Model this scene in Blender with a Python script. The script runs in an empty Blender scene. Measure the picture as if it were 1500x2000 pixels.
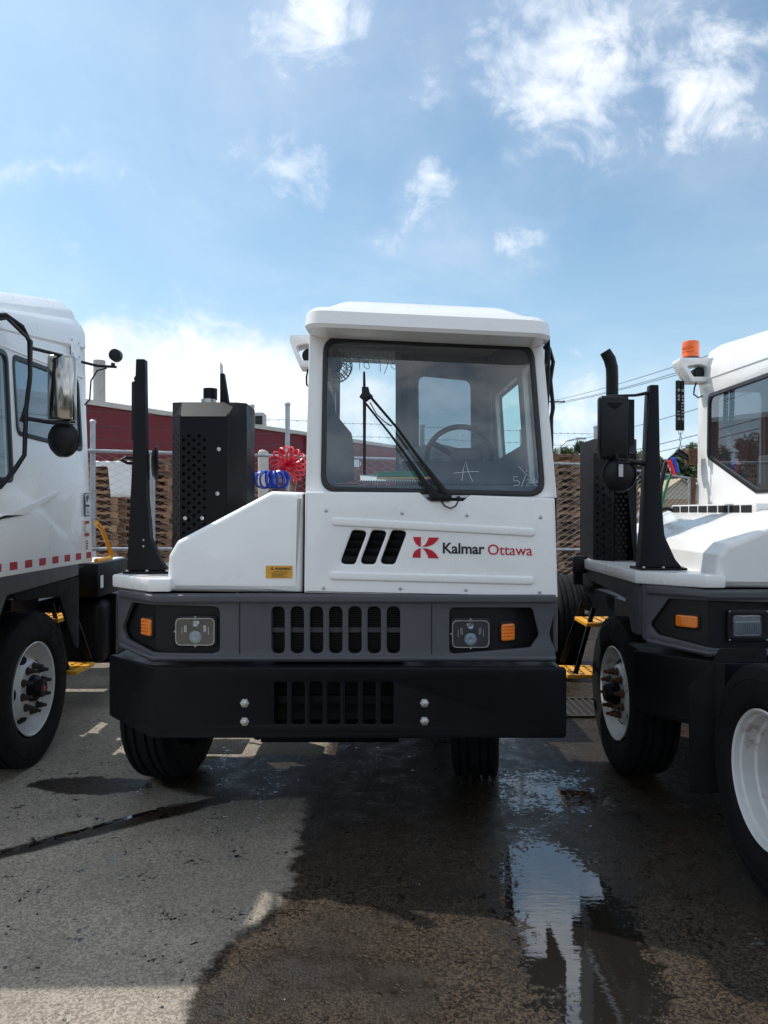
import bpy, bmesh, math, random
from mathutils import Vector, Matrix, noise as mnoise
R = math.radians
random.seed(7)
SC = bpy.context.scene
COL = SC.collection

# ------------------------------------------------------------------ camera
F, CZ = 1450.0, 1.68            # focal length in photo pixels (1500 wide), eye height
cam = bpy.data.cameras.new('camera')
cam.sensor_fit = 'HORIZONTAL'; cam.sensor_width = 36.0; cam.lens = 36.0 * F / 1500.0
cam.clip_start = 0.05; cam.clip_end = 3000
camo = bpy.data.objects.new('camera', cam); COL.objects.link(camo)
camo.location = (0, 0, CZ); camo.rotation_euler = (R(90), 0, 0)
SC.camera = camo

# ------------------------------------------------------------------ sky, sun, exposure
SUN_EL, SUN_AZ = R(53), R(-54)    # behind the trucks, to the left of the view
W = bpy.data.worlds.new('World'); SC.world = W; W.use_nodes = True
nt = W.node_tree; nt.nodes.clear()
def wn(t, **k):
    n = nt.nodes.new(t)
    for a, b in k.items(): setattr(n, a, b)
    return n
def wl(a, b): nt.links.new(a, b)
def wmath(op, a, b=None, c=None, clamp=False):
    n = wn('ShaderNodeMath', operation=op); n.use_clamp = clamp
    for i, v in enumerate((a, b, c)):
        if v is None: continue
        if isinstance(v, (int, float)): n.inputs[i].default_value = v
        else: wl(v, n.inputs[i])
    return n.outputs[0]
out = wn('ShaderNodeOutputWorld'); bg = wn('ShaderNodeBackground'); wl(bg.outputs[0], out.inputs[0])
sky = wn('ShaderNodeTexSky', sky_type='NISHITA', sun_disc=False)
sky.sun_elevation = SUN_EL; sky.sun_rotation = SUN_AZ; sky.air_density = 1.0; sky.dust_density = 1.6; sky.ozone_density = 1.6
tc = wn('ShaderNodeTexCoord'); sep = wn('ShaderNodeSeparateXYZ'); wl(tc.outputs['Generated'], sep.inputs[0])
dx, dy, dz = sep.outputs
zz = wmath('ADD', wmath('MAXIMUM', dz, 0.0), 0.22)
comb = wn('ShaderNodeCombineXYZ'); wl(wmath('DIVIDE', dx, zz), comb.inputs[0]); wl(wmath('DIVIDE', dy, zz), comb.inputs[1])
def wnoise(vec, scale, det, rough, dist=0.0, off=(0, 0, 0)):
    m = wn('ShaderNodeMapping'); wl(vec, m.inputs[0]); m.inputs['Location'].default_value = off
    n = wn('ShaderNodeTexNoise'); wl(m.outputs[0], n.inputs['Vector'])
    n.inputs['Scale'].default_value = scale; n.inputs['Detail'].default_value = det
    n.inputs['Roughness'].default_value = rough; n.inputs['Distortion'].default_value = dist
    return n.outputs['Fac']
def wrange(v, a, b, c=0.0, d=1.0):
    n = wn('ShaderNodeMapRange'); n.interpolation_type = 'SMOOTHSTEP'; wl(v, n.inputs[0])
    for i, x in enumerate((a, b, c, d)): n.inputs[i + 1].default_value = x
    return n.outputs[0]
big = wnoise(comb.outputs[0], 1.7, 2, 0.5, 0, (1.3, 4.2, 0))
fine = wnoise(comb.outputs[0], 4.2, 6, 0.63, 0.25, (3.1, 0.4, 0))
ahead = wrange(dy, 0.30, 0.55)
c1 = wmath('MULTIPLY', wmath('MULTIPLY', wrange(fine, 0.36, 0.60), wrange(big, 0.28, 0.48)), wmath('SUBTRACT', 1.0, ahead))
low = wnoise(tc.outputs['Generated'], 4.3, 6, 0.58, 0.1, (0.33, 0.6, 1.9))
lowsel = wmath('ADD', low, wmath('MULTIPLY', wmath('SUBTRACT', 0.165, dz), 2.2))
c2 = wmath('MULTIPLY', wmath('MULTIPLY', wrange(lowsel, 0.52, 0.66), 0.92), wmath('SUBTRACT', 1.0, ahead))
# the clouds standing over the yard: (azimuth, height, half-widths, thickness) as tangents of the direction
yy = wmath('MAXIMUM', dy, 0.05)
uv = wn('ShaderNodeCombineXYZ'); wl(wmath('DIVIDE', dx, yy), uv.inputs[0]); wl(wmath('DIVIDE', dz, yy), uv.inputs[1])
wv1 = wn('ShaderNodeTexNoise'); wl(uv.outputs[0], wv1.inputs['Vector']); wv1.inputs['Scale'].default_value = 7.5; wv1.inputs['Detail'].default_value = 5; wv1.inputs['Roughness'].default_value = .6
wsub = wn('ShaderNodeVectorMath', operation='SUBTRACT'); wl(wv1.outputs['Color'], wsub.inputs[0]); wsub.inputs[1].default_value = (.5, .5, .5)
wscl = wn('ShaderNodeVectorMath', operation='MULTIPLY_ADD'); wl(wsub.outputs[0], wscl.inputs[0]); wscl.inputs[1].default_value = (.24, .20, 0); wl(uv.outputs[0], wscl.inputs[2])
det = wnoise(uv.outputs[0], 11.0, 9, 0.66, 0.6, (0.7, 0.2, 0.3))
det2 = wnoise(uv.outputs[0], 5.0, 4, 0.60, 0.2, (4.7, 1.2, 0.3))
CL = [(600, 55, 125, 85, .80), (520, 90, 60, 60, .4), (1120, 80, 130, 160, 1.1), (1210, 20, 160, 90, .8), (985, 160, 45, 40, .5), (1395, 180, 110, 110, .75), (1450, 260, 70, 70, .6),
      (562, 297, 62, 60, .62), (845, 150, 45, 65, .55), (790, 60, 50, 60, .30), (910, 65, 30, 40, .35), (832, 400, 45, 50, .55), (745, 465, 55, 40, .35), (900, 460, 80, 50, .28), (1020, 432, 55, 50, .50),
      (90, 335, 130, 36, .60), (115, 270, 90, 30, .3), (110, 540, 80, 45, .35), (455, 410, 70, 40, .22),
      (300, 750, 240, 125, 1.5), (450, 780, 180, 125, 1.4), (560, 820, 150, 90, 1.2), (190, 730, 110, 110, 1.3), (1120, 790, 90, 90, .75), (1260, 850, 160, 70, .55), (700, 800, 160, 90, .8), (900, 780, 150, 90, .8), (1420, 880, 160, 60, .6)]
dens = None
for (px_, py_, wu, wv, amp) in CL:
    m_ = wn('ShaderNodeMapping'); wl(wscl.outputs[0], m_.inputs[0])
    su, sv = F/(wu*1.18), F/(wv*1.18)
    m_.inputs['Scale'].default_value = (su, sv, 0); m_.inputs['Location'].default_value = (-(px_-750)/F*su, -(1000-py_)/F*sv, 0)
    ln = wn('ShaderNodeVectorMath', operation='LENGTH'); wl(m_.outputs[0], ln.inputs[0])
    q_ = wrange(ln.outputs['Value'], 1.55, 0.0, 0.0, amp)
    dens = q_ if dens is None else wmath('MAXIMUM', dens, q_)
cl_ = wmath('ADD', wmath('MULTIPLY', dens, 0.92), wmath('MULTIPLY', wmath('SUBTRACT', wmath('ADD', det, wmath('MULTIPLY', det2, 0.6)), 0.80), 2.0))
c3 = wmath('MULTIPLY', wmath('MAXIMUM', wmath('MULTIPLY', wrange(cl_, 0.10, 1.10), wrange(dens, 0.0, 0.14)), wmath('MULTIPLY', dens, 0.22)), ahead)
veil = wmath('MULTIPLY', wrange(wnoise(comb.outputs[0], 1.1, 6, 0.6, 0.4, (7.7, 2, 0)), 0.38, 0.72), 0.19)
c = wmath('MAXIMUM', wmath('MAXIMUM', wmath('MULTIPLY', c1, 0.85), c2), wmath('MULTIPLY', c3, wrange(dz, 0.12, 0.22, 1.0, 0.92)))
c = wmath('ADD', c, wmath('MULTIPLY', veil, wmath('SUBTRACT', 1.0, c)), None, True)
haze = wrange(dz, 0.0, 0.50, 0.60, 0.0)
skyc = wn('ShaderNodeMixRGB'); skyc.blend_type = 'MULTIPLY'; skyc.inputs[0].default_value = 1.0
wl(sky.outputs[0], skyc.inputs[1]); skyc.inputs[2].default_value = (0.069, 0.089, 0.092, 1)
shade = wnoise(tc.outputs['Generated'], 7.0, 6, 0.6, 0, (2, 5, 1))
ccol = wn('ShaderNodeMixRGB'); wl(wrange(shade, 0.35, 0.65), ccol.inputs[0])
ccol.inputs[1].default_value = (0.54, 0.60, 0.68, 1); ccol.inputs[2].default_value = (0.76, 0.78, 0.80, 1)
# clouds opposite the sun brightened, as if front-lit, to lift light on truck fronts
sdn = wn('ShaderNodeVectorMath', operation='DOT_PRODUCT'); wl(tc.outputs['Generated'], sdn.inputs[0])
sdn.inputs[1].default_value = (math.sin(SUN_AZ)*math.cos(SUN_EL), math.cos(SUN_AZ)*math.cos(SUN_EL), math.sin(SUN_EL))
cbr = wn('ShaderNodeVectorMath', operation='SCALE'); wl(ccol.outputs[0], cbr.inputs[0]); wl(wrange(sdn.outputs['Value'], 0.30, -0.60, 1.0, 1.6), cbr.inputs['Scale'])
mixh = wn('ShaderNodeMixRGB'); wl(haze, mixh.inputs[0]); wl(skyc.outputs[0], mixh.inputs[1]); mixh.inputs[2].default_value = (0.40, 0.55, 0.67, 1)
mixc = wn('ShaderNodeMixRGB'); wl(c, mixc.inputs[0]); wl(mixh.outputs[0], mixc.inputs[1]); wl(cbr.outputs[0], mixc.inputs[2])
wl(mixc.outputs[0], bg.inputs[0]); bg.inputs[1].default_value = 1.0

sl = bpy.data.lights.new('sun', 'SUN'); sl.energy = 2.4; sl.angle = R(0.6); sl.color = (1.0, 0.95, 0.88)
so = bpy.data.objects.new('sun', sl); COL.objects.link(so)
sd = Vector((math.sin(SUN_AZ) * math.cos(SUN_EL), math.cos(SUN_AZ) * math.cos(SUN_EL), math.sin(SUN_EL)))
so.rotation_euler = (-sd).to_track_quat('-Z', 'Y').to_euler(); so.location = (0, 0, 30)
SC.view_settings.view_transform = 'Standard'; SC.view_settings.look = 'None'
SC.view_settings.exposure = 0.68; SC.view_settings.gamma = 1.0; SC.view_settings.use_curve_mapping = False
SC.render.engine = 'CYCLES'; SC.cycles.max_bounces = 6; SC.cycles.transparent_max_bounces = 16
SC.cycles.use_denoising = True; SC.cycles.use_adaptive_sampling = True; SC.cycles.adaptive_threshold = .02

# ------------------------------------------------------------------ materials
M = {}
def mat(name, col, rough=0.5, metal=0.0, coat=0.0, var=0.0, vscale=6.0, bump=0.0, bscale=80.0, spec=0.5, rvar=0.0, dirt=None, rnd=0.0):
    m = bpy.data.materials.new(name); m.use_nodes = True; t = m.node_tree; b = t.nodes['Principled BSDF']
    b.inputs['Base Color'].default_value = (*col, 1); b.inputs['Roughness'].default_value = rough
    b.inputs['Metallic'].default_value = metal; b.inputs['Coat Weight'].default_value = coat
    b.inputs['Specular IOR Level'].default_value = spec; b.inputs['Coat Roughness'].default_value = 0.06
    tcn = t.nodes.new('ShaderNodeTexCoord')
    def nz(scale, det=6, rg=0.6):
        n = t.nodes.new('ShaderNodeTexNoise'); t.links.new(tcn.outputs['Object'], n.inputs['Vector'])
        n.inputs['Scale'].default_value = scale; n.inputs['Detail'].default_value = det; n.inputs['Roughness'].default_value = rg
        return n.outputs['Fac']
    last = None
    if var or dirt or rnd:
        mr = t.nodes.new('ShaderNodeMapRange'); t.links.new(nz(vscale), mr.inputs[0])
        mr.inputs[1].default_value = .3; mr.inputs[2].default_value = .7
        mr.inputs[3].default_value = 1 - var; mr.inputs[4].default_value = 1 + var * .5
        last = mr.outputs[0]
        if rnd:
            oi = t.nodes.new('ShaderNodeObjectInfo'); m2 = t.nodes.new('ShaderNodeMath'); m2.operation = 'MULTIPLY_ADD'
            t.links.new(oi.outputs['Random'], m2.inputs[0]); m2.inputs[1].default_value = rnd; m2.inputs[2].default_value = 1 - rnd / 2
            m3 = t.nodes.new('ShaderNodeMath'); m3.operation = 'MULTIPLY'; t.links.new(last, m3.inputs[0]); t.links.new(m2.outputs[0], m3.inputs[1]); last = m3.outputs[0]
        hs = t.nodes.new('ShaderNodeHueSaturation'); hs.inputs['Color'].default_value = (*col, 1); t.links.new(last, hs.inputs['Value'])
        src = hs.outputs[0]
        if dirt:
            dm = t.nodes.new('ShaderNodeMapRange'); t.links.new(nz(dirt[1], 9, .7), dm.inputs[0])
            dm.inputs[1].default_value = dirt[2]; dm.inputs[2].default_value = dirt[2] + .12; dm.inputs[3].default_value = 0; dm.inputs[4].default_value = dirt[3]
            mx = t.nodes.new('ShaderNodeMixRGB'); t.links.new(dm.outputs[0], mx.inputs[0]); t.links.new(src, mx.inputs[1]); mx.inputs[2].default_value = (*dirt[0], 1)
            src = mx.outputs[0]
        t.links.new(src, b.inputs['Base Color'])
    if rvar:
        mr = t.nodes.new('ShaderNodeMapRange'); t.links.new(nz(vscale * 1.7, 8, .65), mr.inputs[0])
        mr.inputs[1].default_value = .3; mr.inputs[2].default_value = .7; mr.inputs[3].default_value = max(rough - rvar, .02); mr.inputs[4].default_value = rough + rvar
        t.links.new(mr.outputs[0], b.inputs['Roughness'])
    if bump:
        bp = t.nodes.new('ShaderNodeBump'); bp.inputs['Strength'].default_value = bump; bp.inputs['Distance'].default_value = .004
        t.links.new(nz(bscale, 4), bp.inputs['Height']); t.links.new(bp.outputs[0], b.inputs['Normal'])
    M[name] = m
    return m
mat('white_paint', (.87, .868, .862), .30, coat=.4, var=.03, vscale=2.5, rvar=.06, dirt=((.55, .53, .50), .9, .60, .10))
mat('old_white_paint', (.80, .80, .79), .32, coat=.3, var=.04, vscale=3, rvar=.1, dirt=((.48, .43, .36), 1.4, .62, .14))
mat('grey_plastic', (.072, .074, .086), .5, var=.08, vscale=4, bump=.12, bscale=420, rvar=.07)
mat('black_steel', (.0036, .0045, .0072), .42, var=.25, vscale=5, bump=.10, bscale=260, rvar=.09, spec=.22, dirt=((.03, .03, .032), 3.0, .70, .25))
mat('black_plastic', (.007, .008, .011), .42, var=.2, vscale=7, bump=.08, bscale=300, rvar=.08, spec=.3)
mat('rubber', (.007, .0075, .009), .78, var=.3, vscale=8, bump=.25, bscale=120, rvar=.1, spec=.25, dirt=((.04, .036, .032), 5, .6, .5))
mat('gasket', (.010, .010, .012), .4)
mat('guard_black', (.0045, .0055, .0085), .50, var=.15, bump=.1, bscale=300, rvar=.08, spec=.22)
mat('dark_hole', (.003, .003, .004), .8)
mat('chrome', (.80, .80, .82), .08, 1.0)
mat('mirror_chrome', (.40, .38, .36), .10, 1.0); mat('zinc', (.55, .55, .55), .38, .85, var=.15, vscale=30)
mat('galvanised', (.42, .44, .47), .45, .5, var=.2, vscale=9, rvar=.1)
mat('amber', (.85, .20, .01), .18, coat=.6)
mat('beacon_orange', (.90, .13, .005), .15, coat=.7)
mat('yellow_paint', (.78, .36, .02), .4, var=.1, vscale=10, dirt=((.2, .12, .05), 6, .62, .5))
mat('red_tape', (.42, .012, .03), .35); mat('white_tape', (.75, .75, .75), .35)
mat('sticker_yellow', (.72, .36, .04), .4); mat('ink', (.012, .012, .02), .5); mat('logo_red', (.52, .008, .03), .35)
mat('navy', (.012, .02, .07), .4)
mat('rim_white', (.66, .66, .65), .32, coat=.2, var=.07, vscale=9, rvar=.08, dirt=((.28, .17, .09), 7, .66, .5))
mat('rusty_rim', (.70, .70, .69), .36, var=.10, vscale=6, rvar=.1, dirt=((.20, .09, .035), 5.5, .565, .85))
mat('rust', (.12, .06, .035), .8, var=.4, vscale=40, bump=.4, bscale=90)
mat('nut_dark', (.035, .028, .024), .6, var=.4, vscale=50)
mat('trim_grey', (.165, .17, .18), .65, var=.08, vscale=5)
mat('trim_dark', (.055, .058, .065), .6, var=.1, vscale=5)
mat('seat', (.03, .031, .034), .55, bump=.3, bscale=60)
mat('clear_wrap', (.35, .37, .4), .12, spec=.8)
mat('hose_red', (.80, .015, .04), .28, coat=.3); mat('hose_blue', (.02, .09, .60), .28, coat=.3); mat('hose_green', (.01, .16, .06), .4)
mat('paper', (.72, .76, .78), .8); mat('card_green', (.02, .22, .12), .5); mat('card_tan', (.55, .38, .18), .7)
mat('chalk', (.85, .87, .88), .8); mat('marker', (.10, .14, .18), .6)
mat('reflector', (.55, .57, .60), .12, .9); mat('lens', (.30, .36, .42), .06, coat=1)
mat('brick_red', (.165, .023, .031), .8, var=.16, vscale=.7)
mat('coping', (.52, .50, .46), .7, var=.1, vscale=2); mat('stack_metal', (.36, .35, .34), .55, .3, var=.15, vscale=3)
mat('wood', (.30, .175, .100), .85, var=.35, vscale=3.5, bump=.3, bscale=40, rnd=.75)
mat('wood_pale', (.46, .31, .17), .85, var=.25, vscale=3, rnd=.4)
mat('bark', (.07, .05, .035), .9, var=.3, vscale=8)
mat('house_wall', (.48, .42, .33), .8); mat('house_roof', (.40, .32, .22), .85, var=.15)
mat('sheet_white', (.74, .76, .78), .5, var=.08, vscale=2); mat('chain_wire', (.36, .38, .40), .5, .2); mat('wire', (.06, .06, .065), .6); mat('pole_wood', (.11, .08, .06), .9)
mat('cream_wrap', (.55, .52, .46), .6, var=.15, vscale=4)

def glass(name, tint, refl, fm=1.7):
    m = bpy.data.materials.new(name); m.use_nodes = True; t = m.node_tree; t.nodes.clear()
    o = t.nodes.new('ShaderNodeOutputMaterial'); tr = t.nodes.new('ShaderNodeBsdfTransparent'); tr.inputs[0].default_value = (*tint, 1)
    g = t.nodes.new('ShaderNodeBsdfGlossy'); g.inputs['Roughness'].default_value = .01; g.inputs[0].default_value = (.95, .97, 1, 1)
    ge = t.nodes.new('ShaderNodeNewGeometry'); dt = t.nodes.new('ShaderNodeVectorMath'); dt.operation = 'DOT_PRODUCT'
    t.links.new(ge.outputs['Normal'], dt.inputs[0]); t.links.new(ge.outputs['Incoming'], dt.inputs[1])
    def m1(op, a, b_=0., c_=0.):
        n = t.nodes.new('ShaderNodeMath'); n.operation = op
        for i, q in enumerate((a, b_, c_)):
            if isinstance(q, float): n.inputs[i].default_value = q
            else: t.links.new(q, n.inputs[i])
        return n.outputs[0]
    fres = m1('MULTIPLY_ADD', m1('POWER', m1('SUBTRACT', 1., m1('ABSOLUTE', dt.outputs['Value'])), 5.), .96, .04)
    # two surfaces of a real pane
    ma = t.nodes.new('ShaderNodeMath'); ma.operation = 'MULTIPLY_ADD'; ma.use_clamp = True; ma.inputs[1].default_value = fm; ma.inputs[2].default_value = refl
    t.links.new(fres, ma.inputs[0])
    mx = t.nodes.new('ShaderNodeMixShader'); t.links.new(ma.outputs[0], mx.inputs[0]); t.links.new(tr.outputs[0], mx.inputs[1]); t.links.new(g.outputs[0], mx.inputs[2])
    # thin film of dust on the pane
    df = t.nodes.new('ShaderNodeBsdfDiffuse'); df.inputs[0].default_value = (.5, .52, .55, 1)
    m2 = t.nodes.new('ShaderNodeMixShader'); m2.inputs[0].default_value = (.05 if name == 'windshield_glass' else .03) if name != 'lamp_glass' else .008
    t.links.new(mx.outputs[0], m2.inputs[1]); t.links.new(df.outputs[0], m2.inputs[2]); t.links.new(m2.outputs[0], o.inputs[0])
    M[name] = m
glass('windshield_glass', (.84, .90, .91), .01)
glass('tinted_glass', (.30, .36, .40), .05)
glass('dark_glass', (.15, .18, .20), .05, 1.7)
glass('teal_glass', (.66, .88, .86), .0, .3)
glass('lamp_glass', (.9, .92, .94), .0)

# ------------------------------------------------------------------ mesh helpers
def finish(name, me, m, parent=None, sharp=32):
    if me.polygons:
        me.polygons.foreach_set('use_smooth', [True] * len(me.polygons)); me.set_sharp_from_angle(angle=R(sharp))
    if m: me.materials.append(M[m] if isinstance(m, str) else m)
    o = bpy.data.objects.new(name, me); COL.objects.link(o)
    if parent: o.parent = parent
    return o
def from_data(name, v, f, m, parent=None, sharp=32):
    me = bpy.data.meshes.new(name); me.from_pydata([tuple(p) for p in v], [], f); me.update()
    return finish(name, me, m, parent, sharp)
class MB:
    """collects boxes, tubes and lathes into one mesh"""
    def __init__(s): s.v = []; s.f = []; s.parts = []
    def add(s, v, f):
        s.parts.append((v, f)); n = len(s.v); s.v += [tuple(p) for p in v]; s.f += [[i + n for i in q] for q in f]; return s
    def box(s, x0, x1, y0, y1, z0, z1, mx=None):
        v = [Vector(p) for p in ((x0,y0,z0),(x1,y0,z0),(x1,y1,z0),(x0,y1,z0),(x0,y0,z1),(x1,y0,z1),(x1,y1,z1),(x0,y1,z1))]
        if mx: v = [mx @ p for p in v]
        return s.add(v, [[0,3,2,1],[4,5,6,7],[0,1,5,4],[1,2,6,5],[2,3,7,6],[3,0,4,7]])
    def bar(s, a, b, w, h):
        a = Vector(a); b = Vector(b); d = (b - a); L = d.length; q = d.to_track_quat('X', 'Z').to_matrix().to_4x4(); q.translation = a
        return s.box(0, L, -w/2, w/2, -h/2, h/2, q)
    def tube(s, pts, r, n=8, closed=False, caps=True):
        P = [Vector(p) for p in pts]; N = len(P); rr = r if isinstance(r, (list, tuple)) else [r] * N
        up = None; rings = []
        for i, p in enumerate(P):
            t = (P[(i+1) % N] - P[i-1]) if closed else (P[min(i+1, N-1)] - P[max(i-1, 0)])
            t = t.normalized() if t.length > 1e-9 else Vector((0,0,1))
            if up is None:
                up = t.orthogonal().normalized()
            up = (up - t * up.dot(t)); up = up.normalized() if up.length > 1e-6 else t.orthogonal().normalized()
            sd_ = t.cross(up)
            rings.append([p + (up * math.cos(2*math.pi*k/n) + sd_ * math.sin(2*math.pi*k/n)) * rr[i] for k in range(n)])
        v = [p for ring in rings for p in ring]; f = []
        for i in range(N if closed else N - 1):
            j = (i + 1) % N
            for k in range(n): f.append([i*n+k, i*n+(k+1)%n, j*n+(k+1)%n, j*n+k])
        if caps and not closed: f += [list(range(n))[::-1], [(N-1)*n+k for k in range(n)]]
        return s.add(v, f)
    def lathe(s, prof, c, axis='z', n=32, flip=1, close=False, caps=True):
        c = Vector(c); v = []; f = []
        for (a, r) in prof:
            for k in range(n):
                t = 2*math.pi*k/n; u, w = r*math.cos(t), r*math.sin(t)
                v.append(c + (Vector((a*flip, u, w)) if axis == 'x' else Vector((u, a*flip, w)) if axis == 'y' else Vector((u, w, a*flip))))
        P = len(prof)
        for i in range(P - 1 + (1 if close else 0)):
            j = (i+1) % P
            for k in range(n): f.append([i*n+k, i*n+(k+1)%n, j*n+(k+1)%n, j*n+k])
        if not close and caps:
            if prof[0][1] > 1e-6: f.append(list(range(n)))
            if prof[-1][1] > 1e-6: f.append([(P-1)*n+k for k in range(n)])
        return s.add(v, f)
    def build(s, name, m, parent=None, sharp=32, fix=True):
        me = bpy.data.meshes.new(name); me.from_pydata(s.v, [], s.f); me.update()
        if fix:
            b = bmesh.new(); b.from_mesh(me); bmesh.ops.remove_doubles(b, verts=b.verts, dist=1e-6)
            bmesh.ops.recalc_face_normals(b, faces=b.faces); b.to_mesh(me); b.free()
        return finish(name, me, m, parent, sharp)
def pieces(mb, name, m, parent=None):
    for v, f in mb.parts: MB().add(v, f).build(name, m, parent)
def bevel_obj(o, w, seg=2):
    b = bmesh.new(); b.from_mesh(o.data)
    es = [e for e in b.edges if len(e.link_faces) == 2 and e.calc_face_angle(0) > R(25)]
    bmesh.ops.bevel(b, geom=es, offset=w, segments=seg, affect='EDGES', profile=.5, clamp_overlap=True)
    b.to_mesh(o.data); b.free()
    o.data.polygons.foreach_set('use_smooth', [True]*len(o.data.polygons)); o.data.set_sharp_from_angle(angle=R(40))
    return o
def rbox(name, x0, x1, y0, y1, z0, z1, m, parent=None, bev=.01, seg=2):
    o = MB().box(x0, x1, y0, y1, z0, z1).build(name, m, parent)
    return bevel_obj(o, bev, seg) if bev else o
def rounded(pts, r, n=5):
    out = []; N = len(pts)
    for i in range(N):
        p = Vector((pts[i][0], pts[i][1])); ri = (pts[i][2] if len(pts[i]) > 2 else r)
        a = Vector(pts[i-1][:2]) - p; b = Vector(pts[(i+1) % N][:2]) - p
        if ri <= 0: out.append(tuple(p)); continue
        ang = a.angle(b); d = min(ri / max(math.tan(ang/2), .05), a.length*.48, b.length*.48)
        s, e = p + a.normalized()*d, p + b.normalized()*d
        for k in range(n + 1):
            t = k / n; q = s*(1-t)**2 + p*2*t*(1-t) + e*t*t
            out.append((q.x, q.y))
    return out
def rect(x0, x1, z0, z1, r=0., n=4): return rounded([(x0,z0),(x1,z0),(x1,z1),(x0,z1)], r, n)
def circ(x, z, r, n=8): return [(x + r*math.cos(2*math.pi*k/n), z + r*math.sin(2*math.pi*k/n)) for k in range(n)]
def plate_mesh(outline, holes=(), th=.02, bev=0., res=1):
    cu = bpy.data.curves.new('outline', 'CURVE'); cu.dimensions = '2D'; cu.fill_mode = 'BOTH'
    cu.extrude = max(th/2 - bev, 0.0); cu.bevel_depth = bev; cu.bevel_resolution = res; cu.offset = -bev
    for poly in [outline] + list(holes):
        sp = cu.splines.new('POLY'); sp.points.add(len(poly) - 1); sp.use_cyclic_u = True
        for q, p in zip(sp.points, poly): q.co = (p[0], p[1], 0, 1)
    ob = bpy.data.objects.new('outline', cu)
    me = bpy.data.meshes.new_from_object(ob)
    bpy.data.objects.remove(ob); bpy.data.curves.remove(cu)
    b = bmesh.new(); b.from_mesh(me); bmesh.ops.remove_doubles(b, verts=b.verts, dist=1e-5); b.to_mesh(me); b.free()
    me.materials.clear()
    return me
def val(f, *a): return f(*a) if callable(f) else f
def mapped(name, me, fn, m, parent, cut=None):
    if cut is not None:
        b = bmesh.new(); b.from_mesh(me)
        for c_ in (cut if isinstance(cut, (list, tuple)) else [cut]):
            bmesh.ops.bisect_plane(b, geom=b.verts[:] + b.edges[:] + b.faces[:], plane_co=(c_, 0, 0), plane_no=(1, 0, 0))
        b.to_mesh(me); b.free()
    for v in me.vertices: v.co = fn(*v.co)
    b = bmesh.new(); b.from_mesh(me); bmesh.ops.recalc_face_normals(b, faces=b.faces); b.to_mesh(me); b.free()
    return finish(name, me, m, parent)
def front(name, outline, holes, y0, th, m, parent, bev=0., res=1, fn=None, cut=None):
    """plate drawn in x,z; its front face at y = y0 (or y0(x,z))"""
    me = plate_mesh(outline, holes, th, bev, res)
    g = fn or (lambda u, v, w: (u, val(y0, u, v) + th/2 - w, v))
    return mapped(name, me, g, m, parent, cut)
def side(name, outline, holes, x0, th, m, parent, bev=0., out=1):
    """plate drawn in y,z; its outer face at x = x0(z)"""
    me = plate_mesh(outline, holes, th, bev)
    return mapped(name, me, lambda u, v, w: (val(x0, v) - out*(th/2) + w, u, v), m, parent)
def flat(name, outline, holes, z1, th, m, parent, bev=0.):
    me = plate_mesh(outline, holes, th, bev)
    return mapped(name, me, lambda u, v, w: (u, v, z1 - th/2 + w), m, parent)
def sheet_text(name, body, size, fn, m, parent, shear=0., align='LEFT', off=0., space=1.):
    cu = bpy.data.curves.new('text', 'FONT'); cu.body = body; cu.size = size; cu.align_x = align; cu.shear = shear; cu.offset = off; cu.resolution_u = 3
    cu.space_character = space
    ob = bpy.data.objects.new('text', cu); me = bpy.data.meshes.new_from_object(ob)
    bpy.data.objects.remove(ob); bpy.data.curves.remove(cu); me.materials.clear()
    for v in me.vertices: v.co = fn(v.co.x, v.co.y)
    return finish(name, me, m, parent)
def loft(rings, m, name, parent, capb=True, capt=True, sharp=32):
    n = len(rings[0]); v = [p for r_ in rings for p in r_]; f = []
    for i in range(len(rings) - 1):
        for k in range(n): f.append([i*n+k, i*n+(k+1)%n, (i+1)*n+(k+1)%n, (i+1)*n+k])
    if capb: f.append(list(range(n)))
    if capt: f.append([(len(rings)-1)*n+k for k in range(n)])
    mb = MB(); mb.add(v, f); return mb.build(name, m, parent, sharp)
def thing(name, label, cat, loc=(0,0,0), rz=0, group=None, scale=None):
    o = bpy.data.objects.new(name, None); COL.objects.link(o); o.location = loc; o.rotation_euler = (0,0,rz)
    o['label'] = label; o['category'] = cat
    if group: o['group'] = group
    if scale: o.scale = scale
    return o
def tag(o, label, cat, group=None):
    o['label'] = label; o['category'] = cat
    if group: o['group'] = group
    return o
def at(u, v, Y): return Vector(((u-750)*Y/F, Y, CZ - (v-1000)*Y/F))      # a point of the yard seen at u,v, Y metres ahead
X0, Y0 = -.25, 3.70                                                    # middle truck: centre line, bumper face
def A(u, v, Y):                                                          # the same in the middle truck's own frame
    p = at(u, v, Y); return (p.x - X0, p.y - Y0, p.z)
def A2(u, v, Y): p = A(u, v, Y); return (p[0], p[2])

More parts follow.
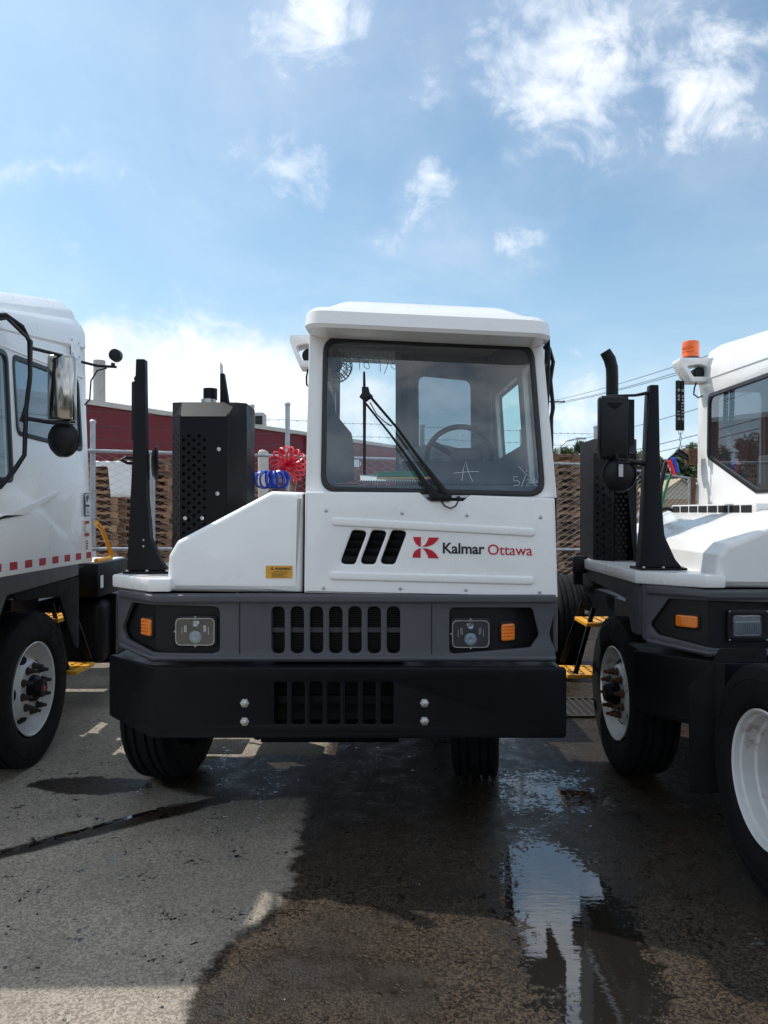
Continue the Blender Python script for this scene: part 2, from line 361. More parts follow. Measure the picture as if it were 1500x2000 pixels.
#@@SETTING
# ------------------------------------------------------------------ the ground
def ground_material():
    m = bpy.data.materials.new('wet_asphalt'); m.use_nodes = True; t = m.node_tree; b = t.nodes['Principled BSDF']
    N = t.nodes.new; Lk = t.links.new
    g = N('ShaderNodeNewGeometry'); pos = g.outputs['Position']; sp = N('ShaderNodeSeparateXYZ'); Lk(pos, sp.inputs[0]); x, y = sp.outputs[0], sp.outputs[1]
    def mt(op, a, b_=None, c_=None, clamp=False):
        n = N('ShaderNodeMath'); n.operation = op; n.use_clamp = clamp
        for i, v in enumerate((a, b_, c_)):
            if v is None: continue
            if isinstance(v, (int, float)): n.inputs[i].default_value = v
            else: Lk(v, n.inputs[i])
        return n.outputs[0]
    def nz(scale, det=6, rg=.6, dist=0., off=0.):
        n = N('ShaderNodeTexNoise'); mp = N('ShaderNodeMapping'); mp.inputs['Location'].default_value = (off, off*1.7, 0)
        Lk(pos, mp.inputs[0]); Lk(mp.outputs[0], n.inputs['Vector'])
        n.inputs['Scale'].default_value = scale; n.inputs['Detail'].default_value = det; n.inputs['Roughness'].default_value = rg; n.inputs['Distortion'].default_value = dist
        return n.outputs['Fac']
    def rg(v, a, b_, c_=0., d=1., smooth=True):
        n = N('ShaderNodeMapRange'); n.interpolation_type = 'SMOOTHSTEP' if smooth else 'LINEAR'; Lk(v, n.inputs[0])
        for i, q in enumerate((a, b_, c_, d)): n.inputs[i+1].default_value = q
        return n.outputs[0]
    def mix(f, a, b_):
        n = N('ShaderNodeMixRGB')
        if isinstance(f, (int, float)): n.inputs[0].default_value = f
        else: Lk(f, n.inputs[0])
        for i, q in ((1, a), (2, b_)):
            if isinstance(q, tuple): n.inputs[i].default_value = (*q, 1)
            else: Lk(q, n.inputs[i])
        return n.outputs[0]
    edge = mt('MULTIPLY_ADD', nz(2.2, 8, .6), .30, -.15)
    edge2 = mt('MULTIPLY_ADD', nz(13, 8, .72), .20, -.10)
    xw = mt('ADD', x, mt('ADD', edge, edge2)); yw = mt('ADD', y, edge)
    # the hosed-down part of the yard: its dry edge bends towards the camera
    xb = mt('ADD', -.44, rg(yw, 3.25, 2.75, 0., -.22))
    wet1 = rg(mt('SUBTRACT', xw, xb), -.035, .03)
    def blob(cx, cy, rx, ry, soft=.25):
        d = mt('ADD', mt('POWER', mt('DIVIDE', mt('SUBTRACT', xw, cx), rx), 2.), mt('POWER', mt('DIVIDE', mt('SUBTRACT', yw, cy), ry), 2.))
        return rg(d, 1., 1. - soft)
    def line(x0, y0, x1, y1, w):
        L_ = math.hypot(x1-x0, y1-y0); nx, ny = -(y1-y0)/L_, (x1-x0)/L_; tx, ty = (x1-x0)/L_, (y1-y0)/L_
        d = mt('ABSOLUTE', mt('ADD', mt('MULTIPLY', mt('SUBTRACT', x, x0), nx), mt('ADD', mt('MULTIPLY', mt('SUBTRACT', y, y0), ny), mt('MULTIPLY', edge, .5))))
        a = mt('ADD', mt('MULTIPLY', mt('SUBTRACT', x, x0), tx), mt('MULTIPLY', mt('SUBTRACT', y, y0), ty))
        return mt('MULTIPLY', rg(d, w, w*.55), mt('MULTIPLY', rg(a, -.3, 0.), rg(a, L_+.3, L_)))
    run = line(-2.3, 3.35, -.75, 4.48, .085); core = line(-2.0, 3.57, -1.30, 4.17, .030)
    wet = mt('MAXIMUM', wet1, mt('MAXIMUM', run, mt('MAXIMUM', blob(-.75, 4.75, .75, .42), blob(-1.83, 4.55, .42, .16))))
    # standing water
    soft = mt('MAXIMUM', blob(.77, 3.02, .34, 1.00, .95), mt('MAXIMUM', mt('MULTIPLY', blob(1.0, 4.45, .45, .45, .95), .50), mt('MULTIPLY', blob(1.75, 2.75, .45, .35, .95), .42)))
    pn = mt('ADD', nz(34, 5, .7, .4, 4.), mt('MULTIPLY', nz(6, 4, .6, 0, 9.), .6))
    pud = rg(mt('ADD', soft, mt('MULTIPLY', mt('SUBTRACT', pn, .80), 2.6)), .30, .46)
    pud = mt('MAXIMUM', pud, mt('MULTIPLY', core, rg(nz(22, 4), .36, .48)))
    # aggregate
    vo = N('ShaderNodeTexVoronoi'); vo.feature = 'F1'; vo.inputs['Scale'].default_value = 120; Lk(pos, vo.inputs['Vector'])
    vo2 = N('ShaderNodeTexVoronoi'); vo2.feature = 'F1'; vo2.inputs['Scale'].default_value = 58; Lk(pos, vo2.inputs['Vector'])
    agg = N('ShaderNodeSeparateColor'); Lk(vo.outputs['Color'], agg.inputs[0])
    agg2 = N('ShaderNodeSeparateColor'); Lk(vo2.outputs['Color'], agg2.inputs[0])
    base = mix(rg(agg.outputs[0], .15, .9), (.225, .193, .156), (.405, .352, .288))
    base = mix(mt('MULTIPLY', rg(mt('ADD', agg2.outputs[1], mt('MULTIPLY', vo2.outputs['Distance'], -28.)), .55, .80), .8), base, (.10, .09, .08))
    base = mix(mt('MULTIPLY', rg(nz(1.3, 8, .65, 0, 3.), .45, .70), .35), base, (.17, .150, .125))
    base = mix(mt('MULTIPLY', rg(nz(6, 6, .7, 0, 12.), .60, .72), .55), base, (.075, .066, .056))
    base = mix(mt('MULTIPLY', rg(nz(.55, 5, .6, 0, 31.), .48, .62), .35), base, (.13, .112, .092))
    wetc = mix(rg(agg.outputs[0], .1, .95), (.013, .0095, .0068), (.064, .046, .031))
    wetc = mix(mt('MULTIPLY', rg(nz(1.6, 5, .6, 0, 6.), .42, .66), .8), wetc, (.022, .018, .015))
    colr = mix(wet, base, wetc)
    colr = mix(pud, colr, (.014, .012, .010))
    Lk(colr, b.inputs['Base Color'])
    film = rg(nz(7, 7, .65, 0, 2.), .40, .62, .50, .26)
    r1 = mt('ADD', mt('MULTIPLY', wet, mt('SUBTRACT', film, .88)), .88)
    r2 = mt('ADD', mt('MULTIPLY', pud, mt('SUBTRACT', .025, r1)), r1)
    Lk(r2, b.inputs['Roughness'])
    Lk(mt('MULTIPLY_ADD', pud, .95, 1.38), b.inputs['IOR'])
    h = mt('ADD', mt('MULTIPLY', vo.outputs['Distance'], -.5), mt('ADD', mt('MULTIPLY', agg2.outputs[0], .25), mt('MULTIPLY', nz(140, 4, .6), .5)))
    bp = N('ShaderNodeBump'); bp.inputs['Distance'].default_value = .006; Lk(h, bp.inputs['Height'])
    stg = mt('MULTIPLY', mt('SUBTRACT', 1., pud), mt('MULTIPLY_ADD', wet, -.40, .85)); Lk(stg, bp.inputs['Strength'])
    rip = N('ShaderNodeBump'); rip.inputs['Distance'].default_value = .0012; rip.inputs['Strength'].default_value = .35
    mp = N('ShaderNodeMapping'); mp.inputs['Scale'].default_value = (1, 3.2, 1); Lk(pos, mp.inputs[0])
    rn = N('ShaderNodeTexNoise'); Lk(mp.outputs[0], rn.inputs['Vector']); rn.inputs['Scale'].default_value = 11; rn.inputs['Detail'].default_value = 3
    Lk(rn.outputs['Fac'], rip.inputs['Height']); Lk(bp.outputs[0], rip.inputs['Normal'])
    Lk(rip.outputs[0], b.inputs['Normal']); b.inputs['Specular IOR Level'].default_value = .4
    return m
M['ground'] = ground_material()
o = from_data('ground', [(-400,-200,0),(400,-200,0),(400,900,0),(-400,900,0)], [[0,1,2,3]], 'ground'); o['kind'] = 'structure'
pb = MB()
for k in range(55):      # loose grit and chips on the dry part
    px_, py_ = random.uniform(-2.4, -.3), random.uniform(2.2, 5.2); s_ = random.uniform(.0025, .0065)
    q = Matrix.Translation((px_, py_, s_*.35)) @ Matrix.Rotation(random.uniform(0, 3), 4, 'Z') @ Matrix.Rotation(random.uniform(-.5, .5), 4, 'X')
    pb.box(-s_, s_, -s_*.7, s_*.7, -s_*.5, s_*.5, q)
o = pb.build('grit', 'trim_dark'); o['kind'] = 'stuff'; o['label'] = 'small dark chips of grit scattered on the pavement'; o['category'] = 'grit'
# drain grate
g = thing('drain_grate', 'rectangular iron drain grate set in the ground between the middle and older truck', 'drain', (1.72, 6.35, 0))
mb = MB()
for a in ((-.36,.36,-.30,-.27),(-.36,.36,.27,.30),(-.36,-.33,-.27,.27),(.33,.36,-.27,.27)): mb.box(*a, .004, .02)
pieces(mb, 'frame', 'nut_dark', g)
flat('pit', rect(-.33,.33,-.27,.27), (), .008, .004, 'dark_hole', g)
for k in range(11): MB().box(-.325+.06*k, -.305+.06*k, -.268, .268, .009, .019).build('bar', 'nut_dark', g)

#@@TRUCK
# ------------------------------------------------------------------ wheels
def wheel(parent, c, out, kind, rimmat='rim_white', steer=0., nutmat='nut_dark', name='wheel', Rt=.495):
    """out: +1 faces +x, -1 faces -x"""
    w = bpy.data.objects.new(name, None); COL.objects.link(w); w.parent = parent; w.location = c; w.rotation_euler = (0, 0, steer + (0 if out > 0 else math.pi))
    k = Rt/.5
    prof = [(-.105,.300),(-.128,.33),(-.142,.40),(-.138,.455),(-.128,.484),(-.118,.494)]
    gx = [-.085,-.034,.034,.085]
    for q in gx: prof += [(q-.010,.4995),(q-.006,.484),(q+.006,.484),(q+.010,.4995)]
    prof += [(.118,.494),(.128,.484),(.138,.455),(.1425,.43),(.1400,.425),(.1425,.40),(.136,.352),(.1345,.345),(.128,.33),(.105,.300)]
    MB().lathe([(a, r*k) for a, r in prof], (0,0,0), 'x', 72, close=True).build('tyre', 'rubber', w, 25)
    if kind == 'front':
        rp = [(.122,.302),(.126,.296),(.118,.286),(.085,.278),(.05,.262),(.03,.245),(.035,.225),(.085,.185),(.098,.175),(.104,.165),(.104,.085),(.02,.085)]
    elif kind == 'rear':
        rp = [(.122,.302),(.129,.296),(.120,.286),(.098,.282),(.090,.272),(.035,.267),(.026,.255),(-.03,.251),(-.075,.246),(-.088,.236),(-.094,.205),(-.086,.17),(-.082,.09),(-.14,.09)]
    rp = [(a, r*k) for a, r in rp]
    rim = MB().lathe(rp, (0,0,0), 'x', 56, caps=False).build('rim', rimmat, w, 22)
    f0 = .104 if kind == 'front' else -.084
    hb = [(f0-.02,.088),(f0+.03,.082),(f0+.045,.06),(f0+.075,.055),(f0+.08,.048),(f0+.08,0)]
    MB().lathe(hb, (0,0,0), 'x', 24).build('hub', 'black_steel' if kind == 'front' else rimmat, w)
    MB().lathe([(f0+.079,.020),(f0+.083,.017),(f0+.083,0)], (0,0,0), 'x', 20).build('hub_cap', 'rust' if rimmat != 'rim_white' else 'logo_red', w)
    nb = MB().lathe([(f0-.002,.026),(f0+.008,.026),(f0+.010,.019),(f0+.034,.018),(f0+.036,.012),(f0+.062,.011),(f0+.066,.006),(f0+.066,0)], (0,0,0), 'x', 10).build('wheel_nut', nutmat, w)
    for j in range(10):
        t = 2*math.pi*(j+.3)/10; n_ = nb if j == 0 else nb.copy()
        if j: COL.objects.link(n_)
        n_.location = (0, .142*k*math.cos(t), .142*k*math.sin(t))
    hole = None
    for j in range(5):
        t = 2*math.pi*(j+.5)/5
        a, r = (.062, .205) if kind == 'front' else (-.088, .205)
        if hole is None:
            hole = MB().lathe([(.0, .001),(.002,.036),(-.004,.040)], (0,0,0), 'x', 18).build('hand_hole', 'dark_hole', w); h_ = hole
        else: h_ = hole.copy(); COL.objects.link(h_)
        h_.location = (a + .004, r*k*math.cos(t), r*k*math.sin(t))
        tilt = R(48) if kind == 'front' else 0
        h_.rotation_euler = (Matrix.Rotation(t, 3, 'X') @ Matrix.Rotation(tilt, 3, 'Z') @ Matrix.Diagonal((1,1,1))).to_euler()
        h_.scale = (1, .8, 1.15)
    return w

# ------------------------------------------------------------------ the terminal tractors
FZ = lambda z: .15 + .10*(z - 1.77)/.88           # rake of the cab front
def rake(x, z): return FZ(z)
RX = lambda z: 1.155 - .060*max(0, (z-1.70))/.9    # driver's side wall leans in
LX = lambda z: -.158 + .010*max(0, (z-1.77))/.9
slope = lambda x: -.047*(x - .47)                  # cab sits slightly down on one side

def lamp_led(p, cx, cz, w, h, y, name='headlight'):
    e = front(name, rect(cx-w/2-.012, cx+w/2+.012, cz-h/2-.012, cz+h/2+.012, .03), (), y, .03, 'black_plastic', p, .004)
    front('rim', rect(cx-w/2, cx+w/2, cz-h/2, cz+h/2, .028), [rect(cx-w/2+.0035, cx+w/2-.0035, cz-h/2+.0035, cz+h/2-.0035, .026)], y-.012, .011, 'zinc', e)
    front('reflector_bowl', rect(cx-w/2+.006, cx+w/2-.006, cz-h/2+.006, cz+h/2-.006, .024), (), y-.003, .002, 'black_plastic', e)
    MB().lathe([(0,.0),(.006,.016),(.002,.031),(-.006,.034)][::-1], (cx, y-.004, cz-h*.20), 'y', 20, -1).build('projector_lens', 'lens', e)
    MB().lathe([(0,.0),(.004,.014),(-.006,.026)][::-1], (cx, y-.004, cz+h*.30), 'y', 16, -1).build('upper_lens', 'reflector', e)
    for s_ in (-1, 1):
        MB().box(cx+s_*w*.25-.007, cx+s_*w*.25+.007, y-.009, y-.0035, cz-.002, cz+.032).build('side_lens', 'reflector', e)
        MB().box(cx+s_*w*.34-.002, cx+s_*w*.34+.002, y-.0085, y-.0035, cz-.014, cz+.022).build('lamp_fin', 'zinc', e)
    front('lamp_cover', rect(cx-w/2+.004, cx+w/2-.004, cz-h/2+.004, cz+h/2-.004, .026), (), y-.0115, .002, 'lamp_glass', e)
    for (a, b_) in ((0, 1), (0, -1), (-1, 0)):
        MB().lathe([(0,.0045),(.006,.004),(.007,0)], (cx+a*(w/2+.006), y-.001, cz+b_*(h/2+.006)), 'y', 8, -1).build('lamp_screw', 'zinc', e)
    return e
def lamp_halogen(p, cx, cz, w, h, y):
    e = front('headlight', rect(cx-w/2-.03, cx+w/2+.03, cz-h/2-.03, cz+h/2+.03, .03), [rect(cx-w/2, cx+w/2, cz-h/2, cz+h/2, .018)], y-.012, .014, 'black_plastic', p, .003)
    front('reflector_bowl', rect(cx-w/2, cx+w/2, cz-h/2, cz+h/2, .018), (), y+.004, .002, 'reflector', e)
    rb = MB()
    for k in range(16):
        xx = cx-w/2+.006+(w-.012)*k/15; rb.box(xx-.0012, xx+.0012, y-.0045, y+.002, cz-h/2+.008, cz+h*.12)
    rb.box(cx-w*.42, cx+w*.42, y-.0045, y+.002, cz+h*.13, cz+h*.16)
    rb.build('lens_flute', 'lens', e)['kind'] = 'stuff'
    front('lamp_cover', rect(cx-w/2+.001, cx+w/2-.001, cz-h/2+.001, cz+h/2-.001, .017), (), y-.008, .003, 'lamp_glass', e, .001)
    for (a, b_) in ((1,1),(-1,1),(-1,-1),(1,-1)):
        MB().lathe([(0,.005),(.004,.004),(.005,0)], (cx+a*(w/2+.02), y-.012, cz+b_*(h/2+.02)), 'y', 8, -1).build('lamp_screw', 'zinc', e)
def amber_lamp(p, cx, cz, w, h, fn, old=False):
    e = mapped('side_marker', plate_mesh(rect(-w/2-.012, w/2+.012, -h/2-.012, h/2+.012, .02), [], .024, .003), lambda u, v, q: fn(cx+u, cz+v, .012 - q - .012), 'black_plastic', p)
    mapped('amber_lens', plate_mesh(rect(-w/2, w/2, -h/2, h/2, .013), [], .02, .004), lambda u, v, q: fn(cx+u, cz+v, -.014 - q), 'amber', e)
    if not old:
        db = MB()
        for i in range(5):
            for j in range(5):
                c_ = Vector(fn(cx-w/2+w*(i+.6)/5.2, cz-h/2+h*(j+.6)/5.2, -.024)); db.lathe([(-.002,.0065),(.002,.005),(.0045,0)], c_, 'y', 6, -1)
        db.build('led_dot', 'amber', e)['kind'] = 'stuff'

def mirror_pair(p, x, y, z, mw=.19, mh=.42, face=-1, chrome=True, round_at=(0., -.30), rr=.105):
    """rectangular housing with a round convex mirror under it; backs face the viewer"""
    e = rbox('mirror', x-mw/2, x+mw/2, y, y+.075, z-mh/2, z+mh/2, 'mirror_chrome' if chrome else 'black_plastic', p, .022, 3)
    front('mirror_glass', rect(x-mw/2+.015, x+mw/2-.015, z-mh/2+.015, z+mh/2-.015, .02), (), y+.0755, .004, 'chrome', e)
    if not chrome: front('housing_rib', rounded([(x-mw*.34,z+mh*.40),(x+mw*.34,z+mh*.40),(x,z+mh*.27)], .01), (), y-.006, .008, 'black_plastic', e, .003)
    r_ = MB().lathe([(-.03,.02),(-.028,rr*.6),(-.012,rr*.93),(.0,rr),(.008,rr),(.010,rr*.95),(.010,0)], (x+round_at[0], y+.03, z+round_at[1]), 'y', 36).build('round_mirror', 'black_plastic', p, 40)
    MB().lathe([(.011,rr*.92),(.016,rr*.6),(.018,0)], (x+round_at[0], y+.03, z+round_at[1]), 'y', 32).build('convex_glass', 'chrome', r_)
    return e

def guard(p, xs, y0, zt, zb=1.15, cap=True, dots=True):
    """exhaust heat guard: perforated chamfer and front, plain right chamfer, sloped top"""
    xa, xb, xc, xd = xs; ya = y0 + .17
    def strip(name, a, b_, z0, z1, holes, m='guard_black'):
        L_ = math.hypot(b_[0]-a[0], b_[1]-a[1]); ux, uy = (b_[0]-a[0])/L_, (b_[1]-a[1])/L_
        me = plate_mesh(rect(0, L_, z0, z1), [h for h in holes(L_)], .004)
        return mapped(name, me, lambda u, v, w: (a[0]+ux*u - uy*w, a[1]+uy*u + ux*w, v), m, p)
    hz = lambda L_, n, z0, z1, r, x0, x1, st=.048: [circ(x0*L_ + (x1-x0)*L_*i/max(n-1,1), z0 + st*j + (st/2 if i % 2 else 0), r, 6) for i in range(n) for j in range(int((z1-z0)/st))]
    strip('guard_side', (xa, ya), (xb, y0), zb, zt-.10, lambda L_: hz(L_, 3, zb+.12, zt-.19, .0105, .2, .8))
    strip('guard_front', (xb, y0), (xc, y0), zb, zt-.12, lambda L_: hz(L_, 5, zb+.12, zt-.19, .0105, .07, .52, .055))
    strip('guard_corner', (xc, y0), (xd, ya+.03), zb, zt-.10, lambda L_: [])
    fl = lambda pts, z: [(a, b_, z) for a, b_ in pts]
    ring0 = [(xa,ya),(xb,y0),(xc,y0),(xd,ya+.03),(xd,ya+.35),(xa,ya+.35)]
    z0 = zt-.115
    loft([fl(ring0, z0), [(xa,ya,z0+.02),(xb,y0,z0),(xc,y0,z0),(xd,ya+.03,z0+.02),(xd,ya+.35,z0+.05),(xa,ya+.35,z0+.05)],
          [(xa,ya+.0,zt),(xb-.03,ya-.02,zt),(xc+.03,ya-.01,zt),(xd,ya+.03,zt),(xd,ya+.35,zt),(xa,ya+.35,zt)]], 'guard_black', 'guard_top', p, True, True, 20)
    pieces(MB().box(xa, xa+.004, ya, ya+.35, zb, z0).box(xd-.004, xd, ya+.03, ya+.35, zb, z0).box(xa, xd, ya+.346, ya+.35, zb, z0), 'guard_back', 'guard_black', p)
    MB().lathe([(zb,.11),(zt-.14,.11)], ((xa+xd)/2, ya+.13, 0), 'z', 20).build('muffler', 'dark_hole', p)
    if dots:
        for (fx, z_) in ((.83, zt-.33), (.80, zt-.62), (.10, zt-.78), (.47, zt-.78)):
            MB().lathe([(0,.014),(.006,.013),(.010,.006),(.010,0)], (xb+(xc-xb)*fx, y0-.002, z_), 'y', 12, -1).build('bolt', 'zinc', p)

def coil(p, name, c, R0, r0, loops, a0, a1, m, ax='y', sq=1.0, th=.0075):
    pts = []; n = loops*16
    for i in range(n + 1):
        t = a0 + (a1-a0)*i/n; f_ = 2*math.pi*loops*i/n; rad = R0 + r0*math.cos(f_); h = r0*.75*math.sin(f_)
        jit = .006*math.sin(7*t+3*f_*.11)
        tg = r0*.34*math.sin(f_)
        q = (rad*math.cos(t)+jit-tg*math.sin(t), h, rad*math.sin(t)*sq+tg*math.cos(t)) if ax == 'y' else (rad*math.cos(t)*1.15+jit, rad*math.sin(t), h*1.5)
        pts.append(Vector(c) + Vector(q))
    return MB().tube(pts, th, 6).build(name, m, p)

def truck(label, loc, kind, white='white_paint', scale=None):
    T = thing('terminal_tractor', label, 'truck', loc, 0, 'terminal tractors parked in a row', scale)
    main = kind == 'main'; old = kind == 'old'; left = kind == 'left'
    back = 2.10 if old else 1.85
    # ---- bumper
    def bump_fn(u, v, w, th=.03):                    # folded at u=-.90
        if u < -.90:
            d = -.90 - u; k = .7071; return (-.90 - d*k - w*k, d*k + th/2 - w*k, v)
        return (u, th/2 - w, v)
    z0, z1 = .552, .905
    slots = [rect(c_-.031, c_+.031, .622, .832, .014, 3) for c_ in [-.0+(i-3)*.0885-.0 for i in range(7)]]
    B = mapped('bumper', plate_mesh(rounded([(-1.375,z0+.02),(-.9,z0),(1.16,z0),(1.16,z1),(-.9,z1),(-1.375,z1)], .02, 3), slots, .03, .006), bump_fn, 'black_steel', T, cut=[-.9])
    flat('bumper_top', [(-1.205,.345),(-.905,.034),(1.134,.034),(1.134,.45),(-1.205,.60)], (), z1-.003, .02, 'black_steel', B)
    MB().box(1.135, 1.159, .035, .34, z0+.03, z1-.024).build('bumper_end', 'black_steel', B)
    bolt = MB().lathe([(0,.0235),(.006,.0225),(.007,.017),(.019,.016),(.021,.012),(.021,0)], (0,0,0), 'y', 6, -1).build('bumper_bolt', 'zinc', B)
    for i, (u, v) in enumerate(((478,1373),(478,1409),(829,1373),(829,1408))):
        b_ = bolt if i == 0 else bolt.copy()
        if i: COL.objects.link(b_)
        q = A(u, v, 3.7); b_.location = (q[0], 0, q[2])
    pieces(MB().box(-.36,.36,.10,.13,.57,.60).box(-.36,.36,.10,.13,.70,.74).box(-.36,-.30,.08,.16,.60,.86).box(.30,.36,.08,.16,.60,.86), 'bumper_bracket', 'black_steel', B)
    MB().box(-.34,.34,.24,.26,.58,.90).build('lower_screen', 'dark_hole', T)  # dark panel added to stop light behind the bumper slots
    # ---- grey fascia
    def fas(u, v, w, th=.025, y=.10):
        if u < -.937:
            d = -.937-u; return (-.937-d*.724 - w*.69, y + d*.69 + th/2 - w*.724, v)
        return (u, y + th/2 - w, v)
    zt, zb = 1.262, .912
    fs = [rect(c_-.034, c_+.034, .955, 1.196, .034, 5) for c_ in [.003+(i-3)*.0985 for i in range(7)]]
    lb = rounded([(-1.247,1.050,.03),(-1.20,1.00,.02),(-.90,.958,.01),(-.632,.955,.03),(-.590,.965,.03),(-.590,1.195,.04),(-.94,1.205,.02),(-1.14,1.200,.03)], .02, 4)
    rb = rounded([(.585,.952),(1.00,.985),(1.045,1.05),(1.01,1.19),(.585,1.19)], .025, 4)
    Fa = mapped('fascia', plate_mesh(rounded([(-1.290,.965,.02),(-.937,zb,0),(1.137,zb,.02),(1.125,.975,.03),(1.095,1.05,.06),(1.125,1.17,.03),(1.137,1.20,.02),(1.137,zt,.02),(-.937,zt,0),(-1.290,zt+.02,.02)], .01, 4), fs + [lb, rb], .025, .005), fas, 'grey_plastic', T, cut=[-.937])
    for (za, zc, pr) in ((1.215, 1.258, .020), (.918, .944, .014)):   # pressed ledges above and below the lamps
        me = plate_mesh(rounded([(-1.27,za+(.03 if za<1 else 0)),(-.937,za,0),(1.13,za),(1.13,zc),(-.937,zc,0),(-1.27,zc+(.03 if za<1 else .008))], .012, 3), [], .03, .010, 2)
        mapped('ledge', me, lambda u, v, w: fas(u, v, w, .03, .10-pr), 'grey_plastic', Fa, cut=[-.937])
    for u in (468, 843): MB().box(A(u,0,3.8)[0]-.002, A(u,0,3.8)[0]+.002, .0975, .104, .955, 1.212).build('seam', 'dark_hole', Fa)
    # side return of the fascia over the wheels
    side('wheel_arch', rounded([(.37,.98,.02),(.50,.98,.02),(.62,1.16,.03),(1.42,1.20,.02),(1.42,1.262,.01),(.37,1.262,.01)], .02), (), -1.205, .025, 'grey_plastic', Fa, .004, -1)
    side('wheel_arch', rounded([(.14,.95,.02),(.42,.95,.02),(.56,1.15,.03),(1.60,1.18,.02),(1.60,1.29,.01),(.14,1.29,.01)], .02), (), 1.150, .025, 'grey_plastic', Fa, .004, 1)
    for s_ in (-1, 1):
        pieces(MB().box(s_*.56-.01, s_*.56+.01, .48, 1.75, .55, 1.24).box(min(s_*.575,s_*1.12), max(s_*.575,s_*1.12), .42, 1.75, 1.225, 1.24), 'wheel_well', 'black_plastic', T)
    side('fender_skirt', rounded([(.62,1.17),(.72,1.10),(1.32,1.06),(1.54,.70),(1.60,.66),(1.64,.66),(1.64,1.17)], .02), (), 1.135, .02, 'rubber', T, .003, 1)
    # grille core
    mb = MB()
    for k in range(22): mb.box(-.37, .37, .165, .175, .945+.0115*k, .9505+.0115*k)
    mb.build('radiator_fin', 'black_plastic', T)['kind'] = 'stuff'
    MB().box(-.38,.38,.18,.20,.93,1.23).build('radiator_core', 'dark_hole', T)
    pieces(MB().box(-.38,.38,.140,.158,1.058,1.082).box(-.352,-.325,.150,.163,1.09,1.19).box(-.352,-.325,.150,.163,.96,1.05), 'grille_crossbar', 'trim_dark', T)
    # lamps
    def rec(u, v, w, y=.138, xc=-.925, s=-1):
        if s < 0 and u < xc: d = xc-u; return (xc-d*.724+w*.69, y + d*.69 + w*.724, v)
        if s > 0 and u > xc: d = u-xc; return (xc+d*.906, y + d*.42 + w, v)
        return (u, y + w, v)
    lp = mapped('lamp_recess', plate_mesh(rect(-1.27,-.57,.94,1.21), [], .006), lambda u, v, w: rec(u, v, w), 'black_plastic', T, cut=[-.925])
    rp = mapped('lamp_recess', plate_mesh(rect(.57,1.10,.94,1.205), [], .006), lambda u, v, w: rec(u, v, w, .138, .84, 1), 'black_plastic', T, cut=[.84])
    lz = 1.075
    if old:
        lamp_halogen(T, -.725, 1.075, .155, .108, .125)
        amber_lamp(lp, -1.03, 1.085, .115, .062, lambda u, v, w: rec(u, v, w), True)
    else:
        q = A2(383, 1232.5, 3.83); lamp_led(T, q[0], q[1], .200, .140, .118)
        amber_lamp(lp, -1.000, 1.080, .092, .088, lambda u, v, w: rec(u, v, w))
    if not old:
        q = A2(918.5, 1237, 3.83); lamp_led(T, q[0], q[1], .190, .140, .118)
        amber_lamp(rp, .898, 1.058, .084, .086, lambda u, v, w: rec(u, v, w, .138, .84, 1))
    # ---- deck ledge and engine hood
    flat('deck', rounded([(-1.235,.36),(-.955,.10),(-.845,.10),(-.845,1.55),(-1.235,1.55)], .015), (), 1.338, .068, white, T, .010)
    hood = rounded([(-.865,1.268,.012),(-.875,1.335,.02),(-.868,1.455,.035),(-.825,1.53,.03),(-.335,1.789,.04),(-.164,1.782,.01),(-.172,1.260,.008)], .02, 5)
    if old: hood = rounded([(-.865,1.268,.012),(-.875,1.335,.02),(-.868,1.440,.02),(-.825,1.500,.015),(-.40,1.672,.03),(-.164,1.682,.01),(-.172,1.260,.008)], .02, 5)
    me = plate_mesh(hood, [], 1.25 if not old else 1.95, .035, 3)
    H = mapped('hood', me, lambda u, v, w: (u, .135 + (.625 if not old else .975) - w + .02*(v-1.3), v), white, T)
    if old:
        v_ = rbox('vent', -.43, -.165, .62, 1.92, 1.625, 1.715, white, H, .008)
        for k in range(8): MB().box(-.4335, -.4305, .67+.155*k, .80+.155*k, 1.660, 1.705).build('vent_opening', 'dark_hole', v_)
    else:
        rbox('hood_cap', -.52, -.20, 1.05, 1.40, 1.60, 1.775, white, H, .03, 3)
        q0, q1 = A2(519,1105,3.83), A2(571,1129.5,3.83)
        st = front('warning_sticker', rect(q0[0], q1[0], q1[1], q0[1]), (), .1325, .003, 'sticker_yellow', H)
        pt = lambda sx, sz: (lambda a, b_: (q0[0]+sx+a, .1315, q0[1]-sz+b_))
        sheet_text('sticker_text', 'WARNING', .017, pt(.047,.0215), 'ink', st, off=.0006)
        sheet_text('sticker_text', 'KEEP HANDS OUT', .0088, pt(.040,.0325), 'ink', st)
        front('sticker_symbol', [(q0[0]+.024,q0[1]-.021),(q0[0]+.042,q0[1]-.021),(q0[0]+.033,q0[1]-.006)], [circ(q0[0]+.033,q0[1]-.016,.0025)], .1312, .0005, 'ink', st)
        MB().box(q0[0]+.004,q1[0]-.004,.1315,.1322,q0[1]-.0365,q0[1]-.0355).build('sticker_line', 'ink', st)
        for k in range(4): MB().box(q0[0]+.03,q0[0]+.112-.012*(k % 3),.1315,.1322,q0[1]-.0425-.0055*k,q0[1]-.0405-.0055*k).build('sticker_line', 'ink', st)
    # ---- cab
    cab = front('cab_front', rounded([(-.158,1.752,0),(1.148,1.752,0),(1.092,2.60,.01),(-.147,2.655,.01)], .01), [rounded([(-.060,1.805),(1.068,1.778),(1.025,2.55),(-.055,2.595)], .075, 6)], rake, .05, white, T, .008)
    gk = rounded([(-.079,1.785),(1.088,1.758),(1.044,2.565),(-.073,2.612)], .085, 6)
    gi = rounded([(-.052,1.812),(1.060,1.786),(1.018,2.54),(-.048,2.585)], .068, 6)
